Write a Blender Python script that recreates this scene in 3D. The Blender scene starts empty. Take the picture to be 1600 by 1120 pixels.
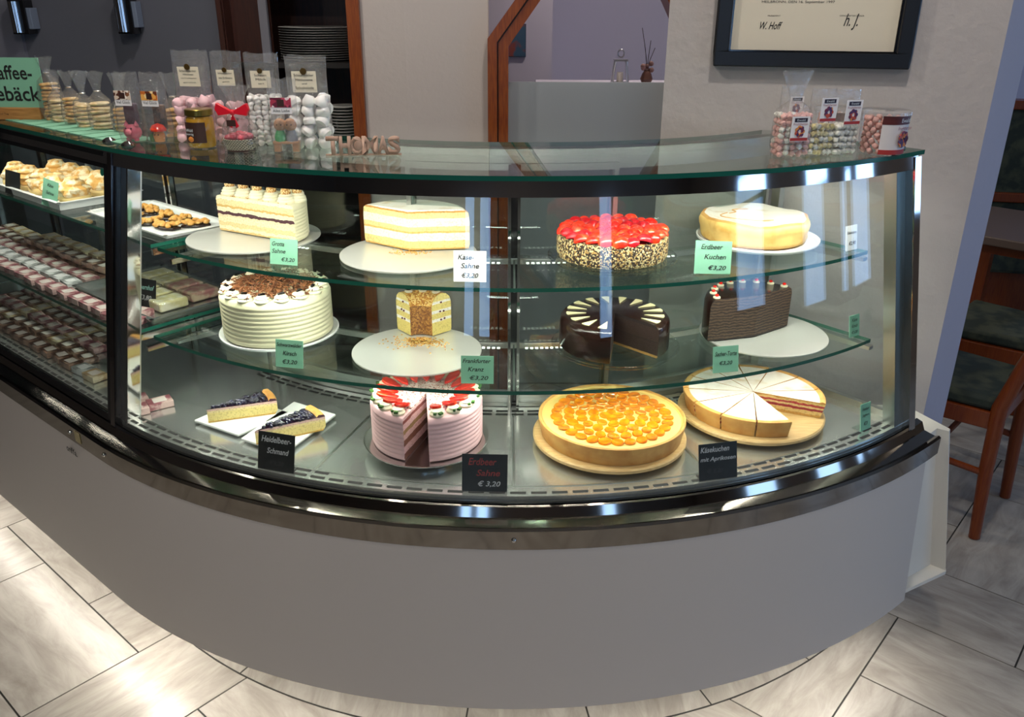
import bpy, math, random
from mathutils import Vector, Matrix
random.seed(7)
PI = math.pi
R_ = math.radians
S = bpy.context.scene
COL = S.collection

# ------------------------------------------------------------------ camera
cam_d = bpy.data.cameras.new('camera')
cam_d.sensor_width = 36.0
cam_d.lens = 36.0 * 1310 / 1600
cam_d.clip_start = 0.02
cam = bpy.data.objects.new('camera', cam_d)
COL.objects.link(cam)
cam.matrix_world = Matrix.Translation((0, 0, 1.55)) @ Matrix.Rotation(R_(90 - 22.9), 4, 'X') @ Matrix.Rotation(R_(0.27), 4, 'Z')
S.camera = cam

# ------------------------------------------------------------------ world / exposure
S.view_settings.view_transform = 'Standard'
S.view_settings.look = 'None'
S.view_settings.gamma = 1.0
S.view_settings.use_curve_mapping = False
S.view_settings.exposure = 0.0
try:
    S.cycles.transparent_max_bounces = 32
    S.cycles.max_bounces = 14
    S.cycles.glossy_bounces = 6
    S.cycles.transmission_bounces = 12
    S.cycles.sample_clamp_indirect = 6.0
except Exception:
    pass
W = bpy.data.worlds.new('world')
S.world = W
W.use_nodes = True
W.node_tree.nodes['Background'].inputs[0].default_value = (0.33, 0.58, 1.0, 1)
W.node_tree.nodes['Background'].inputs[1].default_value = 5.5

CEIL = 2.55

def area(name, loc, target, sx, sy, power, color=(1, 1, 1), parent=None, spread=180, portal=False):
    d = bpy.data.lights.new(name, 'AREA')
    d.shape = 'RECTANGLE'
    d.size, d.size_y = sx, sy
    d.energy = power
    d.color = color
    d.spread = R_(spread)
    if portal:
        d.cycles.is_portal = True
    o = bpy.data.objects.new(name, d)
    COL.objects.link(o)
    v = Vector(target) - Vector(loc)
    o.location = loc
    o.rotation_euler = v.to_track_quat('-Z', 'Y').to_euler()
    if parent:
        o.parent = parent
        o.location = Vector(loc) - parent.location
    return o

# ------------------------------------------------------------------ materials
MATS = {}
def rgb(c):
    if isinstance(c, str):
        c = [int(c[i:i + 2], 16) / 255 for i in (0, 2, 4)]
        c = [x / 12.92 if x <= .04045 else ((x + .055) / 1.055) ** 2.4 for x in c]
    return (c[0], c[1], c[2], 1)

def mat(name, color, rough=.5, metal=0., bump=None, var=None, spec=.5, sss=0., emit=None, coat=0., vor=None, coord='Object', alpha=None):
    if name in MATS:
        return MATS[name]
    m = bpy.data.materials.new(name)
    m.use_nodes = True
    nt = m.node_tree
    b = nt.nodes['Principled BSDF']
    b.inputs['Base Color'].default_value = rgb(color)
    b.inputs['Roughness'].default_value = rough
    b.inputs['Metallic'].default_value = metal
    b.inputs['Specular IOR Level'].default_value = spec
    b.inputs['Coat Weight'].default_value = coat
    b.inputs['Coat Roughness'].default_value = .08
    if sss:
        b.inputs['Subsurface Weight'].default_value = sss
        b.inputs['Subsurface Scale'].default_value = .004
    if emit:
        b.inputs['Emission Color'].default_value = rgb(emit[0])
        b.inputs['Emission Strength'].default_value = emit[1]
    tc = nt.nodes.new('ShaderNodeTexCoord')
    if var:      # (scale, color2, lo, hi[, stretch xyz])
        n = nt.nodes.new('ShaderNodeTexNoise')
        n.inputs['Scale'].default_value = var[0]
        n.inputs['Detail'].default_value = 5
        r = nt.nodes.new('ShaderNodeValToRGB')
        r.color_ramp.elements[0].position = var[2]
        r.color_ramp.elements[1].position = var[3]
        r.color_ramp.elements[0].color = rgb(color)
        r.color_ramp.elements[1].color = rgb(var[1])
        mp = nt.nodes.new('ShaderNodeMapping')
        if len(var) > 4:
            mp.inputs['Scale'].default_value = var[4]
        nt.links.new(tc.outputs[coord], mp.inputs[0])
        nt.links.new(mp.outputs[0], n.inputs['Vector'])
        nt.links.new(n.outputs['Fac'], r.inputs[0])
        nt.links.new(r.outputs[0], b.inputs['Base Color'])
    if vor:      # (scale, [colors])  crumbs, sprinkles, nuts
        v = nt.nodes.new('ShaderNodeTexVoronoi')
        v.inputs['Scale'].default_value = vor[0]
        sp = nt.nodes.new('ShaderNodeSeparateColor')
        r = nt.nodes.new('ShaderNodeValToRGB')
        r.color_ramp.interpolation = 'CONSTANT'
        cs = vor[1]
        for i, c in enumerate(cs):
            e = r.color_ramp.elements[i] if i < 2 else r.color_ramp.elements.new(.5)
            e.position = i / len(cs)
            e.color = rgb(c)
        nt.links.new(tc.outputs[coord], v.inputs['Vector'])
        nt.links.new(v.outputs['Color'], sp.inputs[0])
        nt.links.new(sp.outputs[0], r.inputs[0])
        nt.links.new(r.outputs[0], b.inputs['Base Color'])
        bp = nt.nodes.new('ShaderNodeBump')
        bp.invert = True
        bp.inputs['Strength'].default_value = vor[2] if len(vor) > 2 else .8
        bp.inputs['Distance'].default_value = .002
        nt.links.new(v.outputs['Distance'], bp.inputs['Height'])
        nt.links.new(bp.outputs[0], b.inputs['Normal'])
    if bump:     # (scale, strength, distance)
        n = nt.nodes.new('ShaderNodeTexNoise')
        n.inputs['Scale'].default_value = bump[0]
        n.inputs['Detail'].default_value = 6
        bp = nt.nodes.new('ShaderNodeBump')
        bp.inputs['Strength'].default_value = bump[1]
        bp.inputs['Distance'].default_value = bump[2]
        nt.links.new(tc.outputs[coord], n.inputs['Vector'])
        nt.links.new(n.outputs['Fac'], bp.inputs['Height'])
        nt.links.new(bp.outputs[0], b.inputs['Normal'])
    MATS[name] = m
    return m

def layered(name, stops, rough=.7, warp=.004, wscale=60., speck=None):
    """cut face of a cake: colour bands over local height z, wavering"""
    if name in MATS:
        return MATS[name]
    m = bpy.data.materials.new(name)
    m.use_nodes = True
    nt = m.node_tree
    b = nt.nodes['Principled BSDF']
    b.inputs['Roughness'].default_value = rough
    b.inputs['Subsurface Weight'].default_value = 0
    tc = nt.nodes.new('ShaderNodeTexCoord')
    sx = nt.nodes.new('ShaderNodeSeparateXYZ')
    n = nt.nodes.new('ShaderNodeTexNoise')
    n.inputs['Scale'].default_value = wscale
    n.inputs['Detail'].default_value = 4
    nt.links.new(tc.outputs['Object'], sx.inputs[0])
    nt.links.new(tc.outputs['Object'], n.inputs['Vector'])
    ma = nt.nodes.new('ShaderNodeMath'); ma.operation = 'MULTIPLY_ADD'
    ma.inputs[1].default_value = warp * 2
    nt.links.new(n.outputs['Fac'], ma.inputs[0])
    nt.links.new(sx.outputs['Z'], ma.inputs[2])
    mb = nt.nodes.new('ShaderNodeMath'); mb.operation = 'SUBTRACT'; mb.inputs[1].default_value = warp
    nt.links.new(ma.outputs[0], mb.inputs[0])
    mc = nt.nodes.new('ShaderNodeMath'); mc.operation = 'DIVIDE'; mc.inputs[1].default_value = .14
    nt.links.new(mb.outputs[0], mc.inputs[0])
    r = nt.nodes.new('ShaderNodeValToRGB')
    r.color_ramp.interpolation = 'CONSTANT'
    for i, (z, c) in enumerate(stops):
        e = r.color_ramp.elements[i] if i < 2 else r.color_ramp.elements.new(.99)
        e.position = z / .14
        e.color = rgb(c)
    nt.links.new(mc.outputs[0], r.inputs[0])
    out = r.outputs[0]
    # crumb structure
    n2 = nt.nodes.new('ShaderNodeTexNoise'); n2.inputs['Scale'].default_value = 260; n2.inputs['Detail'].default_value = 3
    nt.links.new(tc.outputs['Object'], n2.inputs['Vector'])
    mx = nt.nodes.new('ShaderNodeMix'); mx.data_type = 'RGBA'; mx.blend_type = 'MULTIPLY'
    r2 = nt.nodes.new('ShaderNodeValToRGB')
    r2.color_ramp.elements[0].position = .35; r2.color_ramp.elements[0].color = (.55, .5, .45, 1)
    r2.color_ramp.elements[1].position = .5; r2.color_ramp.elements[1].color = (1, 1, 1, 1)
    nt.links.new(n2.outputs['Fac'], r2.inputs[0])
    mx.inputs[0].default_value = .55
    nt.links.new(out, mx.inputs[6]); nt.links.new(r2.outputs[0], mx.inputs[7])
    nt.links.new(mx.outputs[2], b.inputs['Base Color'])
    bp = nt.nodes.new('ShaderNodeBump'); bp.inputs['Strength'].default_value = .6; bp.inputs['Distance'].default_value = .0015
    nt.links.new(n2.outputs['Fac'], bp.inputs['Height']); nt.links.new(bp.outputs[0], b.inputs['Normal'])
    MATS[name] = m
    return m

def clear(name, tint=(1, 1, 1), f0=.04, rough=0.0, haze=0., hazecol=(1, 1, 1), bump=None):
    """thin clear glass or film: straight-through light plus a Fresnel reflection"""
    if name in MATS:
        return MATS[name]
    m = bpy.data.materials.new(name)
    m.use_nodes = True
    nt = m.node_tree
    nt.nodes.remove(nt.nodes['Principled BSDF'])
    out = nt.nodes['Material Output']
    tr = nt.nodes.new('ShaderNodeBsdfTransparent'); tr.inputs[0].default_value = rgb(tint)
    gl = nt.nodes.new('ShaderNodeBsdfGlossy'); gl.inputs['Roughness'].default_value = rough
    lw = nt.nodes.new('ShaderNodeLayerWeight'); lw.inputs['Blend'].default_value = .5
    p = nt.nodes.new('ShaderNodeMath'); p.operation = 'POWER'; p.inputs[1].default_value = 5
    k = nt.nodes.new('ShaderNodeMath'); k.operation = 'MULTIPLY_ADD'; k.inputs[1].default_value = 1 - f0; k.inputs[2].default_value = f0
    nt.links.new(lw.outputs['Facing'], p.inputs[0]); nt.links.new(p.outputs[0], k.inputs[0])
    mx = nt.nodes.new('ShaderNodeMixShader')
    nt.links.new(k.outputs[0], mx.inputs[0]); nt.links.new(gl.outputs[0], mx.inputs[2])
    if haze:
        df = nt.nodes.new('ShaderNodeBsdfDiffuse'); df.inputs[0].default_value = rgb(hazecol)
        tl = nt.nodes.new('ShaderNodeBsdfTranslucent'); tl.inputs[0].default_value = rgb(hazecol)
        m1 = nt.nodes.new('ShaderNodeMixShader'); m1.inputs[0].default_value = .5
        nt.links.new(df.outputs[0], m1.inputs[1]); nt.links.new(tl.outputs[0], m1.inputs[2])
        m2 = nt.nodes.new('ShaderNodeMixShader'); m2.inputs[0].default_value = haze
        nt.links.new(tr.outputs[0], m2.inputs[1]); nt.links.new(m1.outputs[0], m2.inputs[2])
        nt.links.new(m2.outputs[0], mx.inputs[1])
    else:
        nt.links.new(tr.outputs[0], mx.inputs[1])
    if bump:
        tc = nt.nodes.new('ShaderNodeTexCoord')
        n = nt.nodes.new('ShaderNodeTexNoise'); n.inputs['Scale'].default_value = bump[0]; n.inputs['Detail'].default_value = 4
        bp = nt.nodes.new('ShaderNodeBump'); bp.inputs['Strength'].default_value = bump[1]; bp.inputs['Distance'].default_value = bump[2]
        nt.links.new(tc.outputs['Object'], n.inputs['Vector']); nt.links.new(n.outputs['Fac'], bp.inputs['Height'])
        nt.links.new(bp.outputs[0], gl.inputs['Normal']); nt.links.new(bp.outputs[0], lw.inputs['Normal'])
    nt.links.new(mx.outputs[0], out.inputs[0])
    MATS[name] = m
    return m

GLASS = clear('clear_glass', (.97, .99, .98))
SHELF = clear('shelf_glass', (.90, .965, .94), .05)
TOPG = clear('counter_glass', (.82, .90, .87), .07)
EDGE = mat('glass_edge_green', '185c4d', .15, spec=.6)
FILM = clear('clear_film', (.97, .97, .97), .09, .07, .08, (.9, .9, .9), (60, 1.0, .009))
FILM2 = clear('clear_film_smooth', (.97, .97, .97), .05, .05)
CHROME = mat('chrome', (.62, .60, .58), .06, 1.0)
STEEL = mat('brushed_steel', (.70, .72, .70), .19, .86, bump=(90, .05, .0004))
ALU = mat('aluminium', (.58, .60, .58), .28, 1.0)
BLACK = mat('black_gloss', (.006, .006, .007), .12)
SLOT = mat('slot_dark', (.01, .01, .01), .7)
PANEL = mat('white_lacquer', (.56, .515, .475), .35, bump=(3, .02, .001))
ENDP = mat('cream_lacquer', (.74, .71, .64), .4)
WHITE = mat('white_ceramic', (.80, .81, .80), .12)
GREENC = mat('green_card', '7db598', .7)
WHITEC = mat('white_card', 'd9dde0', .6)
BLACKC = mat('slate_card', (.012, .014, .015), .45)
INK = mat('black_ink', (.01, .01, .01), .6)
CHALK = mat('white_chalk', (.55, .56, .58), .8)
REDCHALK = mat('red_chalk', '8a3838', .8)
ORWOOD = mat('orange_wood', '8a4510', .35, var=(30, '6d2a0a', .35, .7, (8, 8, .6)))
DKWOOD = mat('dark_brown_wood', '3a180c', .4, var=(20, '2a0f07', .35, .7, (6, 6, .5)))
CHWOOD = mat('chair_wood', '7a3a10', .35, var=(30, '6b280c', .35, .7, (8, 8, .6)))
LTWOOD = mat('pale_wood', 'd3b27c', .5, var=(25, 'c09a62', .35, .7, (1, 10, 10)))
WALLM = mat('roughcast_plaster', 'bbb1ac', .85, bump=(55, .35, .004))
WALLR = mat('textured_render_wall', 'aea7a5', .85, bump=(38, .5, .006))
LAVW = mat('window_tinted_plaster', 'a9a6b4', .8, bump=(45, .25, .003))  # white plaster with the lavender cast of the window light in its colour
DARKW = mat('dark_grey_wall', '50515b', .8, bump=(40, .15, .002))
DARKW2 = mat('mid_grey_wall', '62626e', .8)
ROOMW = mat('lilac_wall', 'c2b8c6', .85, bump=(40, .2, .002))
CEILM = mat('ceiling_paint', 'b9b4ad', .9)
GROUT = mat('dark_grout', (.03, .028, .025), .8)

def tile_mat():
    m = mat('stone_tile', (.46, .43, .38), .32)
    nt = m.node_tree
    b = nt.nodes['Principled BSDF']
    at = nt.nodes.new('ShaderNodeAttribute'); at.attribute_name = 'tuv'
    mp = nt.nodes.new('ShaderNodeMapping'); mp.inputs['Scale'].default_value = (2.2, 9, 1)
    n = nt.nodes.new('ShaderNodeTexNoise'); n.inputs['Scale'].default_value = 2.2; n.inputs['Detail'].default_value = 7; n.inputs['Roughness'].default_value = .65; n.inputs['Distortion'].default_value = .6
    r = nt.nodes.new('ShaderNodeValToRGB')
    r.color_ramp.elements[0].position = .3; r.color_ramp.elements[0].color = (.235, .21, .185, 1)
    r.color_ramp.elements[1].position = .66; r.color_ramp.elements[1].color = (.42, .395, .36, 1)
    nt.links.new(at.outputs['Vector'], mp.inputs[0]); nt.links.new(mp.outputs[0], n.inputs['Vector'])
    nt.links.new(n.outputs['Fac'], r.inputs[0]); nt.links.new(r.outputs[0], b.inputs['Base Color'])
    bp = nt.nodes.new('ShaderNodeBump'); bp.inputs['Strength'].default_value = .25; bp.inputs['Distance'].default_value = .002
    nt.links.new(n.outputs['Fac'], bp.inputs['Height']); nt.links.new(bp.outputs[0], b.inputs['Normal'])
    return m
TILE = tile_mat()

# ------------------------------------------------------------------ geometry helper
class G:
    def __init__(s):
        s.v, s.f, s.m, s.mats = [], [], [], []
        s.cur = 0
    def use(s, m):
        if m not in s.mats:
            s.mats.append(m)
        s.cur = s.mats.index(m)
        return s
    def add(s, vs, fs, M=None):
        o = len(s.v)
        s.v += [tuple(M @ Vector(p)) if M else tuple(p) for p in vs]
        s.f += [[i + o for i in f] for f in fs]
        s.m += [s.cur] * len(fs)
        return s
    def box(s, c, d, rz=0, M=None):
        x, y, z = d[0] / 2, d[1] / 2, d[2] / 2
        T = Matrix.Translation(c) @ Matrix.Rotation(rz, 4, 'Z')
        if M: T = M @ T
        vs = [(a * x, b * y, e * z) for a in (-1, 1) for b in (-1, 1) for e in (-1, 1)]
        return s.add(vs, [(0, 1, 3, 2), (4, 6, 7, 5), (0, 4, 5, 1), (2, 3, 7, 6), (0, 2, 6, 4), (1, 5, 7, 3)], T)
    def prism(s, poly, z0, z1, M=None):
        n = len(poly)
        vs = [(p[0], p[1], z0) for p in poly] + [(p[0], p[1], z1) for p in poly]
        fs = [list(range(n))[::-1], [n + i for i in range(n)]] + [(i, (i + 1) % n, n + (i + 1) % n, n + i) for i in range(n)]
        return s.add(vs, fs, M)
    def lathe(s, prof, n=40, c=(0, 0, 0), a0=0, a1=2 * PI, M=None, fm=None, cut=None, jit=0):
        """prof [(r,z)...]; partial sweeps get their two cut faces in material cut"""
        full = abs(a1 - a0) > 2 * PI - 1e-4
        k = len(prof)
        cols = n if full else n + 1
        vs = []
        for i in range(cols):
            a = a0 + (a1 - a0) * i / n
            for (r, z) in prof:
                rr = r * (1 + jit * random.uniform(-1, 1)) if jit else r
                vs.append((c[0] + rr * math.cos(a), c[1] + rr * math.sin(a), c[2] + z))
        save = s.cur
        for j in range(k - 1):
            if fm: s.use(fm[j])
            fs = []
            for i in range(n):
                p, q = i * k, ((i + 1) % cols) * k
                fs.append((p + j, q + j, q + j + 1, p + j + 1))
            if j == 0: s.add(vs, fs, M); base = len(s.v) - len(vs)
            else:
                s.f += [[x + base for x in f] for f in fs]; s.m += [s.cur] * len(fs)
        if not full:
            if cut: s.use(cut)
            s.f.append([base + i for i in range(k)]); s.m.append(s.cur)
            s.f.append([base + n * k + i for i in range(k)][::-1]); s.m.append(s.cur)
        s.cur = save
        return s
    def cyl(s, c, r, h, n=24, r2=None, M=None):
        r2 = r if r2 is None else r2
        return s.lathe([(0.0001, 0), (r, 0), (r2, h), (0.0001, h)], n, c, M=M)
    def ball(s, c, r, n=10, sc=(1, 1, 1), M=None):
        pr = [(max(1e-5, math.sin(PI * i / n) * r), -math.cos(PI * i / n) * r) for i in range(n + 1)]
        T = Matrix.Translation(c) @ Matrix.Diagonal((sc[0], sc[1], sc[2], 1))
        if M: T = M @ T
        return s.lathe(pr, max(8, n + 4), M=T)
    def tube(s, pts, r, n=8):
        P = [Vector(p) for p in pts]
        rs = r if isinstance(r, (list, tuple)) else [r] * len(P)
        vs = []
        for i, p in enumerate(P):
            d = (P[min(i + 1, len(P) - 1)] - P[max(i - 1, 0)]).normalized()
            u = d.orthogonal().normalized() if i == 0 else (u - d * u.dot(d)).normalized()
            w = d.cross(u)
            for j in range(n):
                a = 2 * PI * j / n
                vs.append(p + (u * math.cos(a) + w * math.sin(a)) * rs[i])
        fs = [(i * n + j, i * n + (j + 1) % n, (i + 1) * n + (j + 1) % n, (i + 1) * n + j) for i in range(len(P) - 1) for j in range(n)]
        fs += [list(range(n))[::-1], [(len(P) - 1) * n + j for j in range(n)]]
        return s.add(vs, fs)
    def sweep(s, prof, path, A, closed=True, fm=None, caps=True):
        """prof [(r,z)]; path(r,a,z)->point; A list of parameters"""
        k = len(prof)
        vs = [path(r, a, z) for a in A for (r, z) in prof]
        o = len(s.v); s.v += vs
        save = s.cur
        for j in range(k if closed else k - 1):
            if fm: s.use(fm[j])
            for i in range(len(A) - 1):
                s.f.append([o + i * k + j, o + (i + 1) * k + j, o + (i + 1) * k + (j + 1) % k, o + i * k + (j + 1) % k]); s.m.append(s.cur)
        s.cur = save
        if caps and closed:
            s.f.append([o + j for j in range(k)]); s.m.append(s.cur)
            s.f.append([o + (len(A) - 1) * k + j for j in range(k)][::-1]); s.m.append(s.cur)
        return s
    def build(s, name, m=None, parent=None, world=False, smooth=40, loc=None, rot=None, bevel=0, subsurf=0, flip=False):
        me = bpy.data.meshes.new(name)
        vs = s.v
        if parent and world:
            L = parent.location
            vs = [(v[0] - L[0], v[1] - L[1], v[2] - L[2]) for v in vs]
        me.from_pydata([tuple(v) for v in vs], [], s.f)
        ml = s.mats or [m]
        for x in ml:
            me.materials.append(x)
        me.polygons.foreach_set('material_index', s.m)
        import bmesh
        bm = bmesh.new(); bm.from_mesh(me)
        bmesh.ops.remove_doubles(bm, verts=bm.verts, dist=2e-6)
        bmesh.ops.recalc_face_normals(bm, faces=bm.faces)
        bm.to_mesh(me); bm.free()
        if smooth:
            me.polygons.foreach_set('use_smooth', [True] * len(me.polygons))
            me.set_sharp_from_angle(angle=R_(smooth))
        me.update()
        o = bpy.data.objects.new(name, me)
        COL.objects.link(o)
        if parent: o.parent = parent
        if loc: o.location = loc
        if rot: o.rotation_euler = rot
        if bevel:
            b = o.modifiers.new('bevel', 'BEVEL'); b.width = bevel; b.segments = 2; b.limit_method = 'ANGLE'; b.angle_limit = R_(40)
        if subsurf:
            b = o.modifiers.new('subsurf', 'SUBSURF'); b.levels = subsurf; b.render_levels = subsurf
        return o

def thing(name, label, cat, loc=(0, 0, 0), rz=0, group=None):
    o = bpy.data.objects.new(name, None)
    o.empty_display_size = .05
    COL.objects.link(o)
    o.location = loc; o.rotation_euler = (0, 0, rz)
    o['label'] = label; o['category'] = cat
    if group: o['group'] = group
    return o
def tag(o, label, cat, group=None):
    o['label'] = label; o['category'] = cat
    if group: o['group'] = group
    return o
def struct(o):
    o['kind'] = 'structure'
    return o
def kids(o):
    return [c for c in bpy.data.objects if c.parent == o]
def copy_tree(o, parent=None):
    c = o.copy(); COL.objects.link(c)
    if parent: c.parent = parent
    for ch in kids(o):
        copy_tree(ch, c)
    return c
def dup(o, loc, rz, label=None, group=None):
    c = copy_tree(o)
    c.location = loc; c.rotation_euler = (0, 0, rz)
    if label: c['label'] = label
    if group: c['group'] = group
    return c

def lettering(name, text, w, h, m, parent, M, extrude=0, bold=0, shear=0, spacing=1, fitw=True):
    cu = bpy.data.curves.new(name, 'FONT')
    cu.body = text; cu.size = 1; cu.align_x = 'LEFT'
    cu.extrude = 0; cu.offset = bold; cu.shear = shear; cu.space_character = spacing
    cu.resolution_u = 3
    t = bpy.data.objects.new(name, cu)
    COL.objects.link(t)
    dg = bpy.context.evaluated_depsgraph_get()
    dg.update()
    me = bpy.data.meshes.new_from_object(t.evaluated_get(dg))
    bpy.data.objects.remove(t)
    xs = [v.co.x for v in me.vertices]; ys = [v.co.y for v in me.vertices]
    x0, x1, y0, y1 = min(xs), max(xs), min(ys), max(ys)
    sx = w / (x1 - x0); sy = h / (y1 - y0)
    if not fitw: sx = sy
    for v in me.vertices:
        v.co = Vector(((v.co.x - (x0 + x1) / 2) * sx, (v.co.y - (y0 + y1) / 2) * sy, 0))
    if extrude:
        import bmesh
        bm = bmesh.new(); bm.from_mesh(me)
        r = bmesh.ops.extrude_face_region(bm, geom=list(bm.faces))
        for e in r['geom']:
            if isinstance(e, bmesh.types.BMVert): e.co.z += extrude
        bmesh.ops.recalc_face_normals(bm, faces=bm.faces)
        bm.to_mesh(me); bm.free()
    me.transform(M)
    me.materials.clear(); me.materials.append(m)
    o = bpy.data.objects.new(name, me)
    COL.objects.link(o)
    if parent: o.parent = parent
    return o

# ================================================================== SETTING
CX, CY = 0.0, 2.78
def cv(r, a, z):
    a = R_(a)
    return (CX + r * math.sin(a), CY - r * math.cos(a), z)
NX, NY, TX, TY = -.6428, -.766, -.766, .6428
def st(r, s, z):
    return (CX + r * NX + s * TX, CY + r * NY + s * TY, z)

# ---- floor: herringbone stone tiles on dark grout
def make_floor():
    e1 = Vector((.757, -.653)); e2 = Vector((.653, .757))
    w = .288; g = .0022; u0, v0 = -2.418, .372
    fl = G()
    fl.use(GROUT).box((.2, .5, -.012), (10.5, 11, .02))
    fl.use(TILE)
    uvs = []
    for m in range(-26, 27):
        for n in range(-14, 15):
            a, b = m + 2 * n, -m + 2 * n
            for (x, y, dx, dy) in ((a, b, 2, 1), (a + 2, b, 1, 2)):
                U, V = u0 + x * w, v0 + y * w
                c = e1 * (U + dx * w / 2) + e2 * (V + dy * w / 2)
                if not (-4.6 < c.x < 4.9 and -4.5 < c.y < 5.6): continue
                q = [(U + g, V + g), (U + dx * w - g, V + g), (U + dx * w - g, V + dy * w - g), (U + g, V + dy * w - g)]
                vs = [tuple(e1 * p[0] + e2 * p[1]) for p in q]
                o = len(fl.v)
                fl.v += [(p[0], p[1], 0.0) for p in vs] + [(p[0], p[1], -.004) for p in vs]
                fl.f += [[o, o + 1, o + 2, o + 3]] + [[o + i, o + 4 + i, o + 4 + (i + 1) % 4, o + (i + 1) % 4] for i in range(4)]
                fl.m += [1] * 5
                ox, oy = random.uniform(0, 30), random.uniform(0, 30)
                for f in range(5):
                    for i in range(4):
                        p = (0, 0)
                        if f == 0:
                            k = ((0, 0), (dx * w, 0), (dx * w, dy * w), (0, dy * w))[i]
                            p = k if dx > dy else (k[1], k[0])
                        uvs.append((p[0] + ox, p[1] + oy, 0))
    # curved strip of cut tiles following the counter foot
    me = bpy.data.meshes.new('floor')
    me.from_pydata(fl.v, [], fl.f)
    for x in fl.mats: me.materials.append(x)
    me.polygons.foreach_set('material_index', fl.m)
    at = me.attributes.new('tuv', 'FLOAT_VECTOR', 'CORNER')
    nb = len(me.loops) - len(uvs)
    flat = [0.0] * (nb * 3)
    for u in uvs: flat += [u[0], u[1], u[2]]
    at.data.foreach_set('vector', flat)
    o = bpy.data.objects.new('floor', me); COL.objects.link(o)
    struct(o)
make_floor()

def make_inner_floor():
    g = G()
    A = [-42 + i * 3 for i in range(30)]
    # dark cut joint, then the strip of tile inside it
    def ring(m, r0, r1, z, a0, a1):
        g.use(m)
        AA = [a0 + (a1 - a0) * i / 24 for i in range(25)]
        g.sweep([(r0, z), (r1, z), (r1, z - .003), (r0, z - .003)], cv, AA)
    ring(GROUT, 1.05, 1.339, .0012, -41.5, 46)
    cuts = [-41.5, -30.5, -4.6, 8.2, 21.2, 35, 46]
    for i in range(len(cuts) - 1):
        ring(TILE, 1.05, 1.335, .0022, cuts[i] + .1, cuts[i + 1] - .1)
    g.use(TILE)
    # straight strip under the left counter
    for s0, s1 in ((0.0, .14), (.145, .43), (.435, .72), (.725, 1.0), (1.005, 1.3)):
        ps = [st(1.05, s0, 0)[:2], st(1.352, s0, 0)[:2], st(1.352, s1, 0)[:2], st(1.05, s1, 0)[:2]]
    o = g.build('floor_cut_tiles', world=False, smooth=0)
    me = o.data
    at = me.attributes.new('tuv', 'FLOAT_VECTOR', 'CORNER')
    d = []
    for l in me.loops:
        c = me.vertices[l.vertex_index].co
        d += [c.y * 1.0 + 7, c.x * 1.0, 0]
    at.data.foreach_set('vector', d)
    struct(o)
make_inner_floor()

def wall(name, p0, p1, z0, z1, m, th=.12, side=1):
    d = Vector((p1[0] - p0[0], p1[1] - p0[1])); L = d.length; d.normalize()
    n = Vector((-d.y, d.x)) * side
    g = G()
    g.prism([p0, p1, (p1[0] + n.x * th, p1[1] + n.y * th), (p0[0] + n.x * th, p0[1] + n.y * th)], z0, z1)
    return struct(g.build(name, m, smooth=0))

# right wall with the certificate (roughcast) and its chamfered smooth edge
WD = Vector((math.cos(R_(-12)), math.sin(R_(-12))))
WP = Vector((.36, 2.10))
C1 = WP + WD * .724
C2 = C1 + Vector((.11, .10))
wl = G()
wl.use(WALLR)
pA = (WP.x, WP.y); pB = (C1.x, C1.y); pC = (C2.x, C2.y)
pD = (C2.x - .02, C2.y + .14); pE = (WP.x + .03, WP.y + .16)
wl.prism([pA, pB, pC, pD, pE], 0, CEIL)
wl.use(LAVW); k = wl.mats.index(LAVW)
wl.m[3] = k; wl.m[4] = k
struct(wl.build('wall_right', smooth=0))

YB = 3.3
# dark wall left of the plate niche
struct(G().prism([(-4.6, YB), (-1.075, YB), (-1.075, YB + .1), (-4.6, YB + .1)], 0, CEIL).build('wall_back_left', DARKW, smooth=0))
struct(G().prism([(-1.93, YB - .02), (-1.80, YB - .02), (-1.80, YB), (-1.93, YB)], 0, CEIL).build('trim_1', DARKW2, smooth=0))
struct(G().prism([(-4.6, YB - .02), (-1.93, YB - .02), (-1.93, YB), (-4.6, YB)], 0, CEIL).build('trim_2', mat('charcoal_wall', '2a2c30', .8), smooth=0))
# beige wall between niche and arch
struct(G().use(WALLM).prism([(-.56, YB), (-.40, YB), (-.095, YB + .03), (-.095, YB + .15), (-.56, YB + .15)], 0, CEIL).build('wall_back_middle', smooth=0))
# wall above and right of the arch
struct(G().prism([(-.095, YB + .03), (.9, YB + .03), (.9, YB + .14), (-.095, YB + .14)], 1.86, CEIL).build('wall_back_lintel', WALLM, smooth=0))
struct(G().prism([(.70, YB + .03), (1.1, YB + .03), (1.1, YB + .14), (.70, YB + .14)], 0, 1.86).build('wall_back_right', WALLM, smooth=0))
# arch: orange wooden frame with cut corners, stepped moulding
def arch_band(x0, y0, t, inset, name, parent):
    # polyline of the opening, frame of width t
    P = [(-.095, 0), (-.095, 1.434), (.215, 1.84), (.48, 1.84), (.70, 1.46), (.70, 0)]
    Q = [(-.029, 0), (-.029, 1.41), (.24, 1.775), (.45, 1.775), (.635, 1.44), (.635, 0)]
    def lerp(a, b, k): return (a[0] + (b[0] - a[0]) * k, a[1] + (b[1] - a[1]) * k)
    g = G()
    for i in range(5):
        a0, a1 = lerp(P[i], Q[i], inset), lerp(P[i + 1], Q[i + 1], inset)
        b0, b1 = lerp(P[i], Q[i], t), lerp(P[i + 1], Q[i + 1], t)
        M = Matrix(((1, 0, 0, 0), (0, 0, 1, 0), (0, 1, 0, 0), (0, 0, 0, 1)))
        g.prism([a0, a1, b1, b0], x0, y0, M)
    return g.build(name, ORWOOD, parent, smooth=0)
ar = struct(bpy.data.objects.new('trim_arch', None)); COL.objects.link(ar)
arch_band(YB - .03, YB + .12, .52, 0, 'outer_moulding', ar)
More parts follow.
